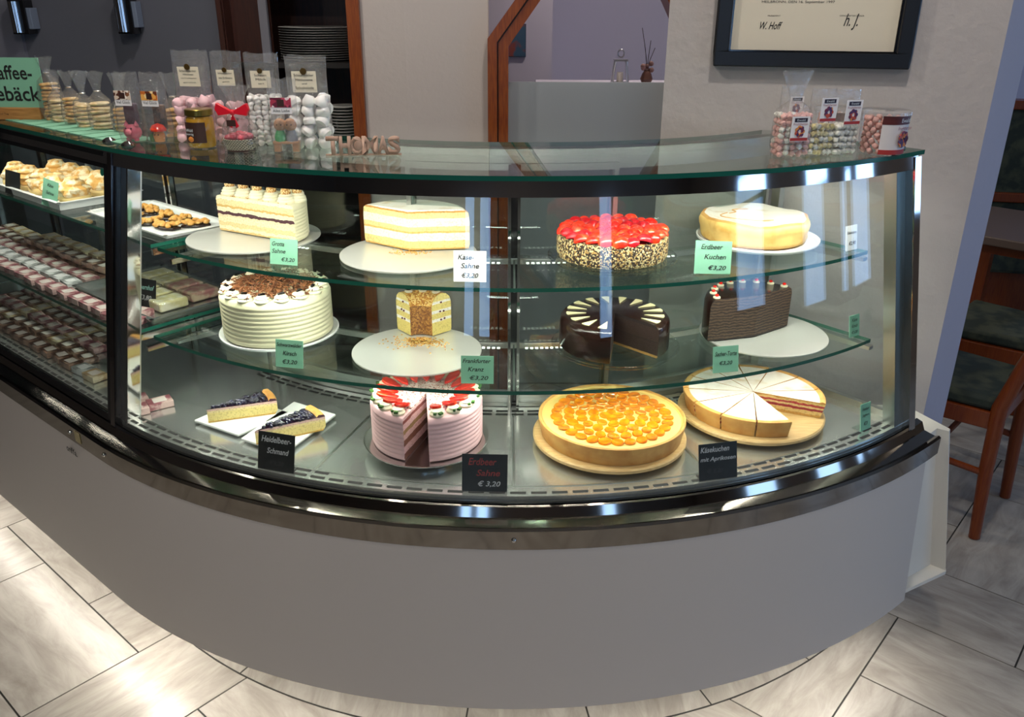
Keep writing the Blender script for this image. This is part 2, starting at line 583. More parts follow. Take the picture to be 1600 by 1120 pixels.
arch_band(YB - .01, YB + .14, .62, .52, 'moulding_groove', ar).data.materials[0] = DKWOOD
arch_band(YB - .02, YB + .14, 1.15, .60, 'inner_moulding', ar)
fr = G().box((.30, YB + .09, .64), (.68, .012, 1.27)).build('partition_glass', clear('frosted_glass', (.6, .62, .63), .05, .3, .85, (.62, .65, .66)), smooth=0)
tag(fr, 'frosted glass privacy pane standing in the orange wood arch', 'glass pane')

# dining room beyond
struct(G().box((1.6, 5.55, CEIL / 2), (6.6, .1, CEIL)).build('wall_dining_back', ROOMW, smooth=0))
struct(G().prism([(-1.65, 4.5), (.195, 4.5), (.195, 5.5), (-1.65, 5.5)], 0, CEIL).build('wall_dining_pier', ROOMW, smooth=0))
struct(G().box((-1.7, 4.45, CEIL / 2), (.1, 2.2, CEIL)).build('wall_dining_left', ROOMW, smooth=0))
# side walls with window openings (daylight enters here)
def wall_openings(name, axis, pos, lo, hi, holes, m):
    g = G()
    def seg(a, b, z0, z1):
        if b - a < 1e-4 or z1 - z0 < 1e-4: return
        c = ((a + b) / 2, (z0 + z1) / 2)
        if axis == 'x': g.box((pos, c[0], c[1]), (.14, b - a, z1 - z0))
        else: g.box((c[0], pos, c[1]), (b - a, .14, z1 - z0))
    cur = lo
    for a, b, z0, z1 in holes:
        seg(cur, a, 0, CEIL); seg(a, b, 0, z0); seg(a, b, z1, CEIL); cur = b
    seg(cur, hi, 0, CEIL)
    return struct(g.build(name, m, smooth=0))
SIDEH = [(-1.9, -1.0, .8, 2.1), (-.05, .50, .7, 2.15), (.85, 1.02, .7, 2.15), (1.1, 1.55, .7, 2.15), (2.5, 2.9, .9, 2.0), (4.3, 5.0, .8, 2.1)]  # last opening is added to bring lilac daylight into the dining room
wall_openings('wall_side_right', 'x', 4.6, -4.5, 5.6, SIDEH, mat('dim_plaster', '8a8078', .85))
BACKH = [(-1.05, -.80, .85, 2.0), (-.72, -.45, .85, 2.0), (1.9, 2.25, .8, 2.1)]
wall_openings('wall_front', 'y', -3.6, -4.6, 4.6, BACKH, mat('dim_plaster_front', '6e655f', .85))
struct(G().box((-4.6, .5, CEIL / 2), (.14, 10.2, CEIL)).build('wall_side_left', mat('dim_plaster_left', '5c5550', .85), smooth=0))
struct(G().box((0, .95, CEIL + .06), (9.4, 9.4, .12)).build('ceiling', CEILM, smooth=0))
wi = 0
for (a, b, z0, z1) in SIDEH:
    wi += 1
    g = G()
    g.box((4.58, a + .015, (z0 + z1) / 2), (.05, .03, z1 - z0)).box((4.58, b - .015, (z0 + z1) / 2), (.05, .03, z1 - z0))
    g.box((4.58, (a + b) / 2, z0 + .015), (.05, b - a, .03)).box((4.58, (a + b) / 2, z1 - .015), (.05, b - a, .03)).box((4.58, (a + b) / 2, (z0 + z1) / 2 + .2), (.05, b - a, .03))
    struct(g.build('window_%d' % wi, DKWOOD, smooth=0))
    area('window_daylight', (4.66, (a + b) / 2, (z0 + z1) / 2), (0, (a + b) / 2, (z0 + z1) / 2), b - a, z1 - z0, 1, portal=True)
for (a, b, z0, z1) in BACKH:
    wi += 1
    g = G()
    g.box((a + .012, -3.58, (z0 + z1) / 2), (.024, .05, z1 - z0)).box((b - .012, -3.58, (z0 + z1) / 2), (.024, .05, z1 - z0))
    g.box(((a + b) / 2, -3.58, z0 + .015), (b - a, .05, .03)).box(((a + b) / 2, -3.58, z1 - .015), (b - a, .05, .03))
    struct(g.build('window_%d' % wi, DKWOOD, smooth=0))
    area('window_daylight', ((a + b) / 2, -3.66, (z0 + z1) / 2), ((a + b) / 2, 0, (z0 + z1) / 2), b - a, z1 - z0, 1, portal=True)

# ceiling downlights of the room; the dining room one is added to brighten it
for i, (x, y, pw) in enumerate(((-1.6, .2, 9), (0.2, -.5, 9), (1.9, .3, 7), (-.85, 2.5, 9), (.15, 2.7, 5), (0, -2.2, 6), (-.75, 1.35, 12), (.55, 1.3, 10), (.7, 3.95, 12))):
    t = thing('ceiling_light', 'round recessed ceiling spot above the ' + ('left counter', 'guest side of the curved counter', 'right side of the shop', 'serving aisle on the left', 'serving aisle by the arch', 'shop entrance', 'gift bags on the counter', 'candy tubs on the counter', 'dining room behind the arch, added to brighten its walls')[i], 'ceiling light', (x, y, CEIL - .012))
    G().lathe([(.045, .012), (.06, .012), (.06, 0), (.048, 0)], 28).build('rim', CHROME, t)
    G().cyl((0, 0, .006), .046, .004, 24).build('lens', mat('lamp_lens', (1, .95, .85), .4, emit=((1, .9, .75), 14)), t)
    a = area('lamp_light', (x, y, CEIL - .02), (x, y, 0), .09, .09, pw, (1, .93, .84), parent=None)
    a.parent = t; a.location = (0, 0, -.01)

# ================================================================== DISPLAY CASES
case = thing('curved_display_case', 'curved glass cake counter with chrome rail and white front', 'display counter', (0, 1.8, 0))
lcase = thing('straight_display_case', 'straight glass counter section adjoining the left end of the curved cake counter', 'display counter', st(1.2, .7, 0))
A_C = [-40 + i * 2 for i in range(41)]
A_S = [0, .35, .7, 1.05, 1.4, 1.75]
ZS1, ZS2, ZD, ZT = 1.05, .853, .68, 1.268

def counter(path, A, root, left):
    def B(g, name, m=None, **k): return g.build(name, m, root, world=True, **k)
    B(G().sweep([(1.482, .225), (1.468, .22), (1.446, .605), (1.46, .605)], path, A), 'front_panel', PANEL)
    # chrome bumper rail: sloping top, bright lip, flat face
    Ar = A + ([41, 42.3] if not left else [])
    B(G().sweep([(1.40, .668), (1.414, .664), (1.422, .645), (1.447, .640), (1.456, .644), (1.461, .640), (1.461, .600), (1.447, .598), (1.40, .60)], path, Ar), 'bumper_rail', mat('bronze_chrome', (.33, .295, .26), .07, 1.0), smooth=25)
    B(G().use(STEEL).sweep([(1.015, ZD), (1.40, ZD), (1.40, ZD - .02), (1.015, ZD - .02)], path, A), 'deck', smooth=0)
    # rear ledge
    B(G().sweep([(.955, ZD - .02), (1.012, ZD - .02), (1.012, ZD + .012), (.955, ZD + .012)], path, A), 'rear_ledge', ALU, smooth=30)
    # front glass (thin slab) leaning back
    sg = [(1.408, .668), (1.402, .668), (1.300, 1.240), (1.306, 1.240)]
    B(G().sweep(sg, path, A, fm=[BLACK, GLASS, EDGE, GLASS]).use(EDGE), 'front_glass', smooth=30)
    # dark chrome canopy strip under the top
    B(G().sweep([(1.306, 1.268), (1.312, 1.268), (1.318, 1.238), (1.308, 1.236), (1.28, 1.262), (1.28, 1.268)], path, A), 'canopy_trim', CHROME, smooth=20)
    B(G().sweep([(.945, 1.268), (.975, 1.268), (.975, 1.235), (.945, 1.235)], path, A), 'rear_canopy', ALU, smooth=20)
    # top glass
    tp = [(.94, ZT), (1.325, ZT), (1.325, ZT + .009), (.94, ZT + .009)]
    At = ([-40.0] + A + [40.5]) if not left else A
    B(G().use(EDGE).sweep(tp, path, A, fm=[TOPG, EDGE, TOPG, EDGE]), 'top_glass', smooth=30)
    # shelves
    for z, r in ((ZS1, 1.252), (ZS2, 1.295)):
        if left:
            r = 1.25 if z == ZS1 else 1.34
            z = z if z == ZS1 else .862
            AA = [.012] + A[1:]
        else:
            AA = [-39 + i * 78 / 40 for i in range(41)]
        o = B(G().use(EDGE).sweep([(1.02, z - .008), (r, z - .008), (r, z), (1.02, z)], path, AA, fm=[SHELF, EDGE, SHELF, SHELF]), 'shelf', smooth=30)

counter(cv, A_C, case, False)
counter(st, A_S, lcase, True)

def B(g, name, m=None, **k): return g.build(name, m, case, world=True, **k)
def BL(g, name, m=None, **k): return g.build(name, m, lcase, world=True, **k)
# air slots along the deck, seams, rear slots
def slots(path, root, spans, unit):
    for (r, a0, a1, w, gap) in spans:
        g = G()
        a = a0
        while a + w < a1:
            g.sweep([(r - .0035, ZD + .0008), (r + .0035, ZD + .0008), (r + .0035, ZD - .001), (r - .0035, ZD - .001)], path, [a, a + w / 2, a + w])
            a += w + gap
        g.build('air_slot_row', SLOT, root, world=True, smooth=0)
slots(cv, case, [(1.388, -38.5, 38.8, 1.25, .42), (1.370, -38.5, -14, 1.25, .42), (1.370, 18, 38.8, 1.25, .42), (1.035, -38, 38, 1.5, .5), (1.052, -38, 38, 1.5, .5)], 'deg')
slots(st, lcase, [(1.388, .02, 1.6, .03, .01), (1.370, .02, 1.6, .03, .01)], 'm')
g = G()
for a in (-17, .2, 17):
    g = G(); g.sweep([(1.06, ZD + .001), (1.365, ZD + .001), (1.365, ZD - .001), (1.06, ZD - .001)], cv, [a - .12, a + .12])
    B(g, 'deck_seam', ALU, smooth=0)
g = G(); g.sweep([(1.364, ZD + .0012), (1.367, ZD + .0012), (1.367, ZD - .001), (1.364, ZD - .001)], cv, A_C)
B(g, 'deck_seam', ALU, smooth=0)
g = G()
for s in (.42, .84, 1.26):
    g = G(); g.sweep([(1.06, ZD + .001), (1.365, ZD + .001), (1.365, ZD - .001), (1.06, ZD - .001)], st, [s - .002, s + .002])
    BL(g, 'deck_seam', ALU, smooth=0)

# posts: mitre joint on the left, end frame on the right
def slant(path, a0, a1, r0b, r1b, r0t, r1t, zb, zt):
    g = G()
    g.sweep([(r0b, zb), (r1b, zb), (r1t, zt), (r0t, zt)], path, [a0, a1])
    return g
B(slant(cv, -39.95, -39.2, 1.385, 1.418, 1.284, 1.316, .664, 1.262), 'joint_post', mat('dark_chrome', (.22, .2, .2), .08, 1.0))
B(slant(cv, -39.2, -37.9, 1.37, 1.40, 1.268, 1.298, .68, 1.24), 'glass_frame', ALU)
B(slant(cv, -37.95, -37.75, 1.375, 1.404, 1.273, 1.302, .68, 1.24), 'glass_frame', CHROME)
B(slant(cv, 39.3, 40.4, 1.385, 1.418, 1.284, 1.316, .664, 1.262), 'end_post', CHROME)
B(slant(cv, 37.8, 39.3, 1.372, 1.400, 1.270, 1.298, .68, 1.24), 'glass_frame', mat('satin_grey', (.33, .36, .34), .3, 1.0))
BL(slant(st, .002, .022, 1.378, 1.413, 1.276, 1.312, .664, 1.262), 'joint_post', BLACK)
BL(slant(st, .022, .025, 1.385, 1.410, 1.284, 1.309, .664, 1.262), 'glass_frame', CHROME)
BL(G().sweep([(1.30, 1.262), (1.314, 1.262), (1.318, 1.228), (1.304, 1.228)], st, [.02, 1.7]), 'black_edge', BLACK, smooth=0)
BL(G().sweep([(1.397, .684), (1.408, .684), (1.412, .668), (1.401, .668)], st, [.02, 1.7]), 'black_edge', BLACK, smooth=0)
# right end glass with frame
g = G().use(GLASS)
g.sweep([(1.0, ZD + .01), (1.37, ZD + .01), (1.27, 1.24), (1.0, 1.24)], cv, [39.55, 39.8])
B(g, 'end_glass', smooth=0)
g = G()
g.sweep([(1.0, ZD), (1.375, ZD), (1.375, ZD + .016), (1.0, ZD + .016)], cv, [38.9, 39.5])
g.sweep([(1.0, 1.225), (1.275, 1.225), (1.275, 1.24), (1.0, 1.24)], cv, [38.9, 39.5])
g.sweep([(.99, ZD), (1.012, ZD), (1.012, 1.24), (.99, 1.24)], cv, [38.9, 40])
B(g, 'end_frame', ALU, smooth=0)
# upright shelf standards with brackets at the rear
def standard(path, a, root, wdt=.55, zb=ZD, plate=True):
    g = G()
    for da in (-wdt, wdt):
        g.sweep([(1.018, zb), (1.030, zb), (1.030, 1.245), (1.018, 1.245)], path, [a + da - .16 * wdt / .55, a + da + .16 * wdt / .55])
    g.build('shelf_upright', CHROME, root, world=True, smooth=0)
    if plate:
      g = G()
      g.sweep([(1.014, zb), (1.018, zb), (1.018, 1.245), (1.014, 1.245)], path, [a - wdt * 1.3, a + wdt * 1.3])
      g.build('shelf_upright', BLACK, root, world=True, smooth=0)
    for z, r in ((ZS1, 1.235), (ZS2, 1.27)):
        if root is lcase and z == ZS2: z = .862
        g = G()
        g.sweep([(1.03, z - .032), (1.03, z - .009), (r, z - .009), (r, z - .014)], path, [a - .1 * wdt / .55, a + .1 * wdt / .55])
        g.build('shelf_bracket', ALU, root, world=True, smooth=0)
standard(cv, .2, case)

standard(cv, -36.5, case, .35, plate=False)
standard(st, .32, lcase, .012)
standard(st, 1.1, lcase, .012)
for z in (ZS1 - .02, ZS2 - .02):
    B(G().sweep([(1.03, z - .014), (1.30 if z < 1 else 1.25, z - .004), (1.30 if z < 1 else 1.25, z + .004), (1.03, z + .01)], cv, [38.6, 39.3]), 'shelf_bracket', ALU, smooth=0)
# bright edge rails on the end of the left shelves
for z, r in ((ZS1 - .016, 1.25), (.862 - .016, 1.34)):
    BL(G().sweep([(1.0, z - .008), (r, z - .008), (r, z + .006), (1.0, z + .006)], st, [.004, .012]), 'shelf_rail', CHROME, smooth=0)
    BL(G().sweep([(1.02, z - .038), (r - .04, z - .038), (r - .04, z - .026), (1.02, z - .026)], st, [.004, .012]), 'shelf_rail', CHROME, smooth=0)
    B(G().sweep([(1.018, z - .004 if z > 1 else z - .013), (1.024, z - .004 if z > 1 else z - .013), (1.024, z + .008 if z > 1 else z), (1.018, z + .008 if z > 1 else z)], cv, A_C), 'shelf_rail', ALU, smooth=30)
# rear sliding doors, slightly smoky glass in aluminium frames
def door(path, a0, a1, root, r, seg=8):
    AA = [a0 + (a1 - a0) * i / seg for i in range(seg + 1)]
    w = (AA[1] - AA[0]) * .18
    o = G().sweep([(r, ZD + .014), (r + .004, ZD + .014), (r + .004, 1.235), (r, 1.235)], path, AA).build('sliding_door', clear('smoky_glass', (.80, .86, .84), .05), root, world=True, smooth=30)
    g = G()
    for (x0, x1) in ((a0, a0 + w), (a1 - w, a1)):
        g.sweep([(r - .006, ZD + .012), (r + .01, ZD + .012), (r + .01, 1.238), (r - .006, 1.238)], path, [x0, x1])
    for z in (ZD + .012, 1.225):
        g.sweep([(r - .006, z), (r + .01, z), (r + .01, z + .014), (r - .006, z + .014)], path, AA)
    h = g.build('door_frame', ALU, o, smooth=30)
    h.data.transform(Matrix.Translation(-root.location))
door(cv, -39.5, -12.8, case, .965); door(cv, -13.6, 13.4, case, .978); door(cv, 12.6, 39.5, case, .965)
door(st, .05, .9, lcase, .965); door(st, .86, 1.7, lcase, .978)
# glass holder discs
for k, p in enumerate(((st(1.285, .045, ZT + .009)), (cv(1.285, -38.4, ZT + .009)))):
    (lcase if k == 0 else case)
    G().lathe([(.0001, .006), (.006, .008), (.013, .004), (.014, 0), (.0001, 0)], 24, p).build('glass_fixing', CHROME, lcase if k == 0 else case, world=True)
G().lathe([(.0001, .006), (.006, .008), (.013, .004), (.014, 0), (.0001, 0)], 24, cv(1.28, 39.0, ZT + .009)).build('glass_fixing', BLACK, case, world=True)
# green round stickers on glass
M = Matrix.Translation(cv(1.298, 38.3, 1.20)) @ Matrix.Rotation(R_(38.3), 4, 'Z') @ Matrix.Rotation(R_(80), 4, 'X')
G().cyl((0, 0, 0), .0085, .0006, 24, M=M).build('round_sticker', mat('green_sticker', '1c8a72', .4), case, world=True)
M = Matrix.Translation(st(1.3095, .05, 1.215)) @ Matrix.Rotation(R_(-40), 4, 'Z') @ Matrix.Rotation(R_(80), 4, 'X')
G().cyl((0, 0, 0), .0085, .0006, 24, M=M).build('round_sticker', mat('green_sticker', '1c8a72', .4), lcase, world=True)
# rail plate and rail lock
M = Matrix.Translation(st(1.4622, .085, .622)) @ Matrix.Rotation(R_(-40), 4, 'Z') @ Matrix.Rotation(R_(90), 4, 'X')
G().box((0, 0, 0), (.026, .026, .0012), M=M).build('rating_plate', mat('cream_plate', 'a79a72', .5), lcase, world=True)
for r, a, pth, rt in ((1.461, .2, cv, case), (1.461, -38.4, cv, case), (1.461, .125, st, lcase)):
    p = pth(r, a, .622)
    G().ball(p, .005, 8).build('rail_screw', CHROME, rt, world=True)
# maker's mark on the white front
pm = st(1.4665, .125, .575)
M = Matrix.Translation(Vector(pm) - lcase.location) @ Matrix.Rotation(R_(-40), 4, 'Z') @ Matrix.Rotation(R_(88), 4, 'X')
lettering('maker_mark', 'orifYa.', .055, .017, INK, lcase, M, bold=.02)
# base end board on the right and the recessed plinth
bt = [(.945, 1.705), (.962, 1.712), (1.083, 1.790), (1.111, 1.766), (1.118, 1.780), (1.02, 1.90), (.94, 1.90)]
tp_ = [(.93, 1.71), (.955, 1.722), (1.012, 1.775), (1.034, 1.760), (1.042, 1.772), (.99, 1.90), (.92, 1.90)]
g = G()
g.add([(x, y, .222) for x, y in bt] + [(x, y, .625) for x, y in tp_], [list(range(7))[::-1], [7 + i for i in range(7)]] + [(i, (i + 1) % 7, 7 + (i + 1) % 7, 7 + i) for i in range(7)])
B(g, 'end_board', ENDP, smooth=0)
B(G().prism([(.955, 1.676), (1.111, 1.763), (1.115, 1.772), (1.083, 1.80), (.95, 1.74)], .212, .222), 'end_foot', ENDP, smooth=0)
PL = mat('plinth_dark', '4a4640', .5)
B(G().sweep([(1.06, 0), (1.10, 0), (1.10, .225), (1.06, .225)], cv, A_C), 'plinth', PL, smooth=30)
BL(G().sweep([(1.06, 0), (1.10, 0), (1.10, .225), (1.06, .225)], st, A_S), 'plinth', PL, smooth=0)
# carcass behind the front so nothing shows through
B(G().sweep([(1.0, .23), (1.43, .23), (1.40, .60), (1.40, ZD - .022), (1.0, ZD - .022)], cv, A_C), 'carcass', PL, smooth=0)
BL(G().sweep([(1.0, .23), (1.43, .23), (1.40, .60), (1.40, ZD - .022), (1.0, ZD - .022)], st, A_S), 'carcass', PL, smooth=0)

# ---- lighting that belongs to the case: LED tapes under the top and under the base
LED = mat('led_dot', (1, 1, 1), .4, emit=((1, .97, .86), 5))
def led_dots(path, root, A, r, z, da):
    g = G()
    a = A[0]
    while a < A[1]:
        p = path(r, a, z)
        g.box(p, (.006, .006, .0016))
        a += da
    g.build('led_strip', LED, root, world=True, smooth=0)
led_dots(cv, case, (-38, 38), 1.272, 1.256, .75)
led_dots(st, lcase, (.03, 1.6), 1.272, 1.256, .016)
LC = (1, .965, .86)
for i in range(10):
    a = -34.2 + i * 7.6
    area('led_light', cv(1.268, a, 1.250), cv(1.05, a, .6), .168, .010, .66, LC, case, 170)
for i in range(4):
    a = .2 + i * .38
    area('led_light', st(1.268, a, 1.250), st(1.05, a, .6), .30, .012, .85, LC, lcase, 170)
# fill lights added under the shelf fronts; dotted LED tapes at the back
for zz in (ZS1, ZS2):
    for i in range(7):
        a = -33 + i * 11
        area('led_light', cv(1.225 if zz > 1 else 1.265, a, zz - .011), cv(1.10, a, zz - .3), .20, .006, .32, LC, case, 175)
    for a0, a1 in ((-34, -26), (-6, -1.2), (1.8, 6.5), (15, 20)):
        led_dots(cv, case, (a0, a1), 1.042, zz - .012, .62)
for i in range(9):
    a = -38 + i * 9.6
    area('led_light', cv(1.415, a, .215), cv(1.47, a, 0), .22, .012, .62, (1, .93, .81), case, 165)
for i in range(4):
    s = .1 + i * .38
    area('led_light', st(1.415, s, .215), st(1.47, s, 0), .36, .012, .90, (1, .93, .81), lcase, 165)
#PART2
# ================================================================== CAKES
CREAM = mat('whipped_cream', 'e6dfc2', .45, sss=.05)
CREAMY = mat('butter_cream', 'ece4c0', .45, bump=(120, .2, .001))
PINKC = mat('strawberry_cream', 'dcb3b6', .5, bump=(90, .25, .001), var=(220, 'c08a90', .72, .76))
CHOC = mat('chocolate_glaze', '21110c', .16, bump=(30, .15, .002))
CHOCD = mat('chocolate_dark_crumb', '1b0e09', .6, bump=(300, .6, .002))
CRUST = mat('baked_crust', 'c48a45', .65, var=(35, 'dba95f', .35, .65), bump=(160, .3, .001))
CRUSTL = mat('light_crust', 'd9a55c', .65, var=(30, 'c1843c', .4, .7), bump=(160, .3, .001))
SUGAR = mat('icing_sugar', 'e9e2d6', .9, var=(26, 'd3bd98', .52, .75), bump=(150, .3, .001))
RED = mat('red_strawberry', 'd2160c', .16, var=(60, 'f04a1c', .45, .7), coat=.5)
REDD = mat('deep_red_strawberry', 'b00f18', .16, var=(50, 'd8252a', .45, .7), coat=.5)
GEL = mat('orange_red_glazed_strawberry', 'e0301a', .12, var=(40, 'f07a3a', .5, .75), coat=.7)
GREENL = mat('pistachio_green', '2f5a1e', .6)
NUTB = mat('chopped_nut_coat', 'b59a68', .7, vor=(330, ['e0cf9c', '4a3320', 'b8904e', '2f2016', 'd6bf88', '6b4a28'], 1.0))
SPRINK = mat('sprinkle_mix', 'f0dcd0', .6, vor=(330, ['f2e6dc', 'e6c8c0', 'f4efe6', '7a4a40', 'e9d0c8', 'f4efe6', 'c88078', 'f6efe8'], 1.0))
KROK = mat('golden_brittle', 'd89a3e', .35, vor=(300, ['e8b45a', 'c98a34', 'f0cc80', 'b87428', 'e6a848'], 1.0))
KROKD = mat('brown_brittle', '9a6228', .5, vor=(320, ['a87030', '7c4a1c', 'b98440', '8c5a26'], 1.0))
BLUEB = mat('blueberry', '120d18', .18, coat=.6, var=(60, '2c2a48', .4, .7))
BERRYJ = mat('blueberry_jelly', '2a1024', .12, coat=.6)
APR = mat('glazed_apricot', 'dc7408', .14, coat=.7, var=(45, 'ee9a1c', .4, .7))
CUST = mat('custard', 'ecca74', .4, bump=(60, .2, .001))
WCHOC = mat('white_chocolate', 'ece0ae', .35)
CURL = mat('chocolate_curls', '8c5836', .5, var=(90, '5a3220', .45, .6))
BOARD = mat('silver_cake_board', (.74, .73, .69), .28, .55, bump=(200, .1, .0005))
PLATEG = clear('glass_plate', (.93, .96, .95), .06)

def ribbed(R, h, n, amp=.0016, rnd=.006, topR=None):
    p = [(.0001, 0), (R - .002, 0)]
    for i in range(n):
        z0 = .002 + (h - rnd - .002) * i / n
        dz = (h - rnd - .002) / n
        p += [(R - amp, z0 + dz * .02), (R, z0 + dz * .35), (R, z0 + dz * .7), (R - amp, z0 + dz * .98)]
    p += [(R - rnd * .4, h - rnd * .4), (R - rnd, h), (.0001, h)]
    return p

def board(name, label, cat, x, y, z, R, m, th=.004, foot=None, rim=.004):
    t = thing(name, label, cat, (x, y, z))
    G().lathe([(.0001, 0), (R - .006, 0), (R, rim * .7), (R, rim + th * .4), (R - .003, rim + th * .5), (R - .01, th), (.0001, th)], 64).build('disc', m, t, smooth=30)
    if foot:
        G().lathe([(.0001, -foot), (R * .45, -foot), (R * .42, -foot * .6), (R * .2, -foot * .3), (R * .3, -.0005), (.0001, -.0005)], 40).build('foot', m, t)
    return t

# ---------- top shelf
z1 = ZS1
# hazelnut cream cake, half
board('cake_board', 'round silver board under the half cream cake with nut balls, top shelf', 'cake board', -.596, 1.892, z1 + .0005, .150, BOARD)
t = thing('hazelnut_cream_cake', 'half round cream cake showing a dark fruit layer, nut balls on top', 'cake', (-.587, 1.883, z1 + .0075), R_(-28.5))
lay = layered('cut_hazelnut', [(-.01, 'd3b274'), (.004, 'e8dcb4'), (.012, 'dcc48e'), (.022, 'e4d6ae'), (.034, 'd9cba4'), (.039, '45202a'), (.047, 'e0d6b4'), (.056, 'c9a25c'), (.061, 'dccb98'), (.074, 'e6dfc2')], warp=.006, wscale=55)
lay2 = CREAMY
G().use(CREAMY).lathe(ribbed(.118, .082, 10), 48, a0=0, a1=PI, cut=lay).build('cake_body', parent=t, smooth=50)
ros = None
for k in range(8):
    a = R_(8 + k * 23.4)
    pos = (.094 * math.cos(a), .018 + .078 * math.sin(a) + 0.0, .082)
    if k < 5: pos = (-.092 + k * .043, .022, .082)
    else: pos = (.092 - (k - 5) * .03, .045 + (k - 5) * .028, .082)
    if ros is None:
        g = G()
        g.lathe([(.0001, 0), (.020, 0), (.021, .004), (.018, .008), (.019, .010), (.015, .014), (.016, .016), (.008, .021), (.0001, .022)], 20, jit=.05)
        ros = g.build('cream_rosette', CREAM, t, loc=pos)
        b = G().ball((0, 0, .0235), .0115, 10).build('nut_ball', mat('nut_ball_coat', 'd8a860', .6, vor=(420, ['e2bc7c', 'c89450', 'efd8a4', 'b47c3c'], 1.0)), ros)
        nb = b
    else:
        r2 = ros.copy(); COL.objects.link(r2); r2.location = pos
        b2 = nb.copy(); COL.objects.link(b2); b2.parent = r2
g = G()
for k in range(160):
    x = random.uniform(-.1, .1); y = random.uniform(.003, math.sqrt(max(0, .105 ** 2 - x * x)))
    g.box((x, y, .083), (.003, .002, .0015), random.random() * 3)
g.build('brittle_crumbs', KROK, t, smooth=0)['kind'] = 'stuff'

# cheese cream cake, wedge towards the guest
board('cake_board', 'round silver board under the sugar topped two-layer cheese cream cake', 'cake board', -.224, 1.755, z1 + .0005, .147, BOARD)
t = thing('cheese_cream_cake', 'pale cheese cream cake cut to a point, icing sugar top', 'cake', (-.223, 1.766, z1 + .0075), 0)
lay = layered('cut_cheese_cream', [(-.01, 'c99a4e'), (.003, 'e6cc84'), (.019, 'f0ead0'), (.036, 'd9b062'), (.040, 'e8d08c'), (.050, 'f2ecd2'), (.068, 'e9d290'), (.080, 'c98f42'), (.084, 'f4efe4')], warp=.0022, wscale=40)
G().lathe([(.0001, 0), (.128, 0), (.131, .01), (.1305, .03), (.131, .06), (.129, .078), (.1285, .079), (.122, .084), (.110, .087), (.0001, .0875)], 48, a0=R_(8), a1=R_(146), fm=[CREAMY, CREAMY, CREAMY, CREAMY, CREAMY, CRUST, CRUST, SUGAR, SUGAR], cut=lay).build('cake_body', parent=t, smooth=50)
g = G()
for k in range(90):
    a = R_(random.uniform(190, 350) if k % 2 else random.uniform(0, 360)); r = random.uniform(.004, .05)
    g.box((r * math.cos(a), r * math.sin(a) * .5 - .002, -.002), (.003, .002, .0015), a)
g.build('cake_crumbs', mat('crumb', 'd9a860', .8), t, smooth=0)['kind'] = 'stuff'

# strawberry tart
board('cake_plate', 'clear glass plate under the strawberry tart', 'cake plate', .209, 1.705, z1 + .010, .135, PLATEG, .004, .0095, .007)
t = thing('strawberry_tart', 'round tart heaped with glazed red strawberries, sides coated in chopped nuts', 'cake', (.209, 1.715, z1 + .015))
G().lathe([(.0001, 0), (.112, 0), (.116, .006), (.117, .03), (.115, .046), (.108, .048), (.0001, .048)], 60, fm=[NUTB] * 5 + [REDD], jit=.004).build('tart_base', parent=t)
berries = []
for k, (cnt, r) in enumerate(((1, 0), (6, .027), (12, .052), (17, .077), (24, .101))):
    for i in range(cnt):
        a = 2 * PI * i / cnt + k * .4
        px, py = r * math.cos(a), r * math.sin(a)
        kind = random.choice((0, 1, 1, 2))
        key = kind
        src = next((b for b in berries if b[0] == key), None)
        if not src:
            g = G().lathe([(.0001, 0), (.0145, 0), (.0155, .004), (.0125, .010), (.006, .0145), (.0001, .0155)], 14)
            o = g.build('glazed_strawberry', (REDD, GEL, RED)[kind], t)
            berries.append((key, o))
        else:
            o = src[1].copy(); COL.objects.link(o)
        o.location = (px, py, .047 + random.uniform(-.001, .003)); o.rotation_euler = (random.uniform(-.4, .4), random.uniform(-.4, .4), a)
        sc = random.uniform(.9, 1.15); o.scale = (sc, sc * 1.05, sc)

# baked cheesecake
board('cake_plate', 'white plate under the plain baked cheesecake, top shelf right', 'cake plate', .555, 1.862, z1 + .010, .136, WHITE, .004, .0095, .008)
t = thing('baked_cheesecake', 'plain golden baked cheesecake dusted with icing sugar, top shelf right', 'cake', (.545, 1.862, z1 + .015))
g = G()
n = 72
prof = [(.0001, 0), (.108, 0), (.115, .004), (.1175, .012), (.116, .022), (.119, .032), (.120, .042), (.117, .050), (.109, .0535), (.095, .051), (.05, .0515), (.0001, .052)]
g.lathe(prof, n, fm=[CRUST, CRUST, mat('cheesecake_side', 'edc777', .6, var=(40, 'dba64e', .5, .75), bump=(60, .5, .002))] + [MATS['cheesecake_side']] * 4 + [CRUSTL] + [SUGAR] * 3)
for i, v in enumerate(g.v):
    a = math.atan2(v[1], v[0]); r = math.hypot(v[0], v[1])
    if v[2] > .02 and r > .1:
        w = 1 + .016 * math.sin(a * 7) + .01 * math.sin(a * 17 + 1)
        g.v[i] = (v[0] * w, v[1] * w, v[2] + .0022 * math.sin(a * 5 + 1))
g.build('cake_body', parent=t, smooth=60)
g = G()
for a0, a1 in ((1.6, 2.9), (2.8, 5.2)):
    pts = [((.062 + .02 * math.sin(k * .5)) * math.cos(a0 + (a1 - a0) * k / 12), (.058) * math.sin(a0 + (a1 - a0) * k / 12), .0516) for k in range(13)]
    g.tube(pts, .0014, 6)
g.build('surface_crack', CRUSTL, t)

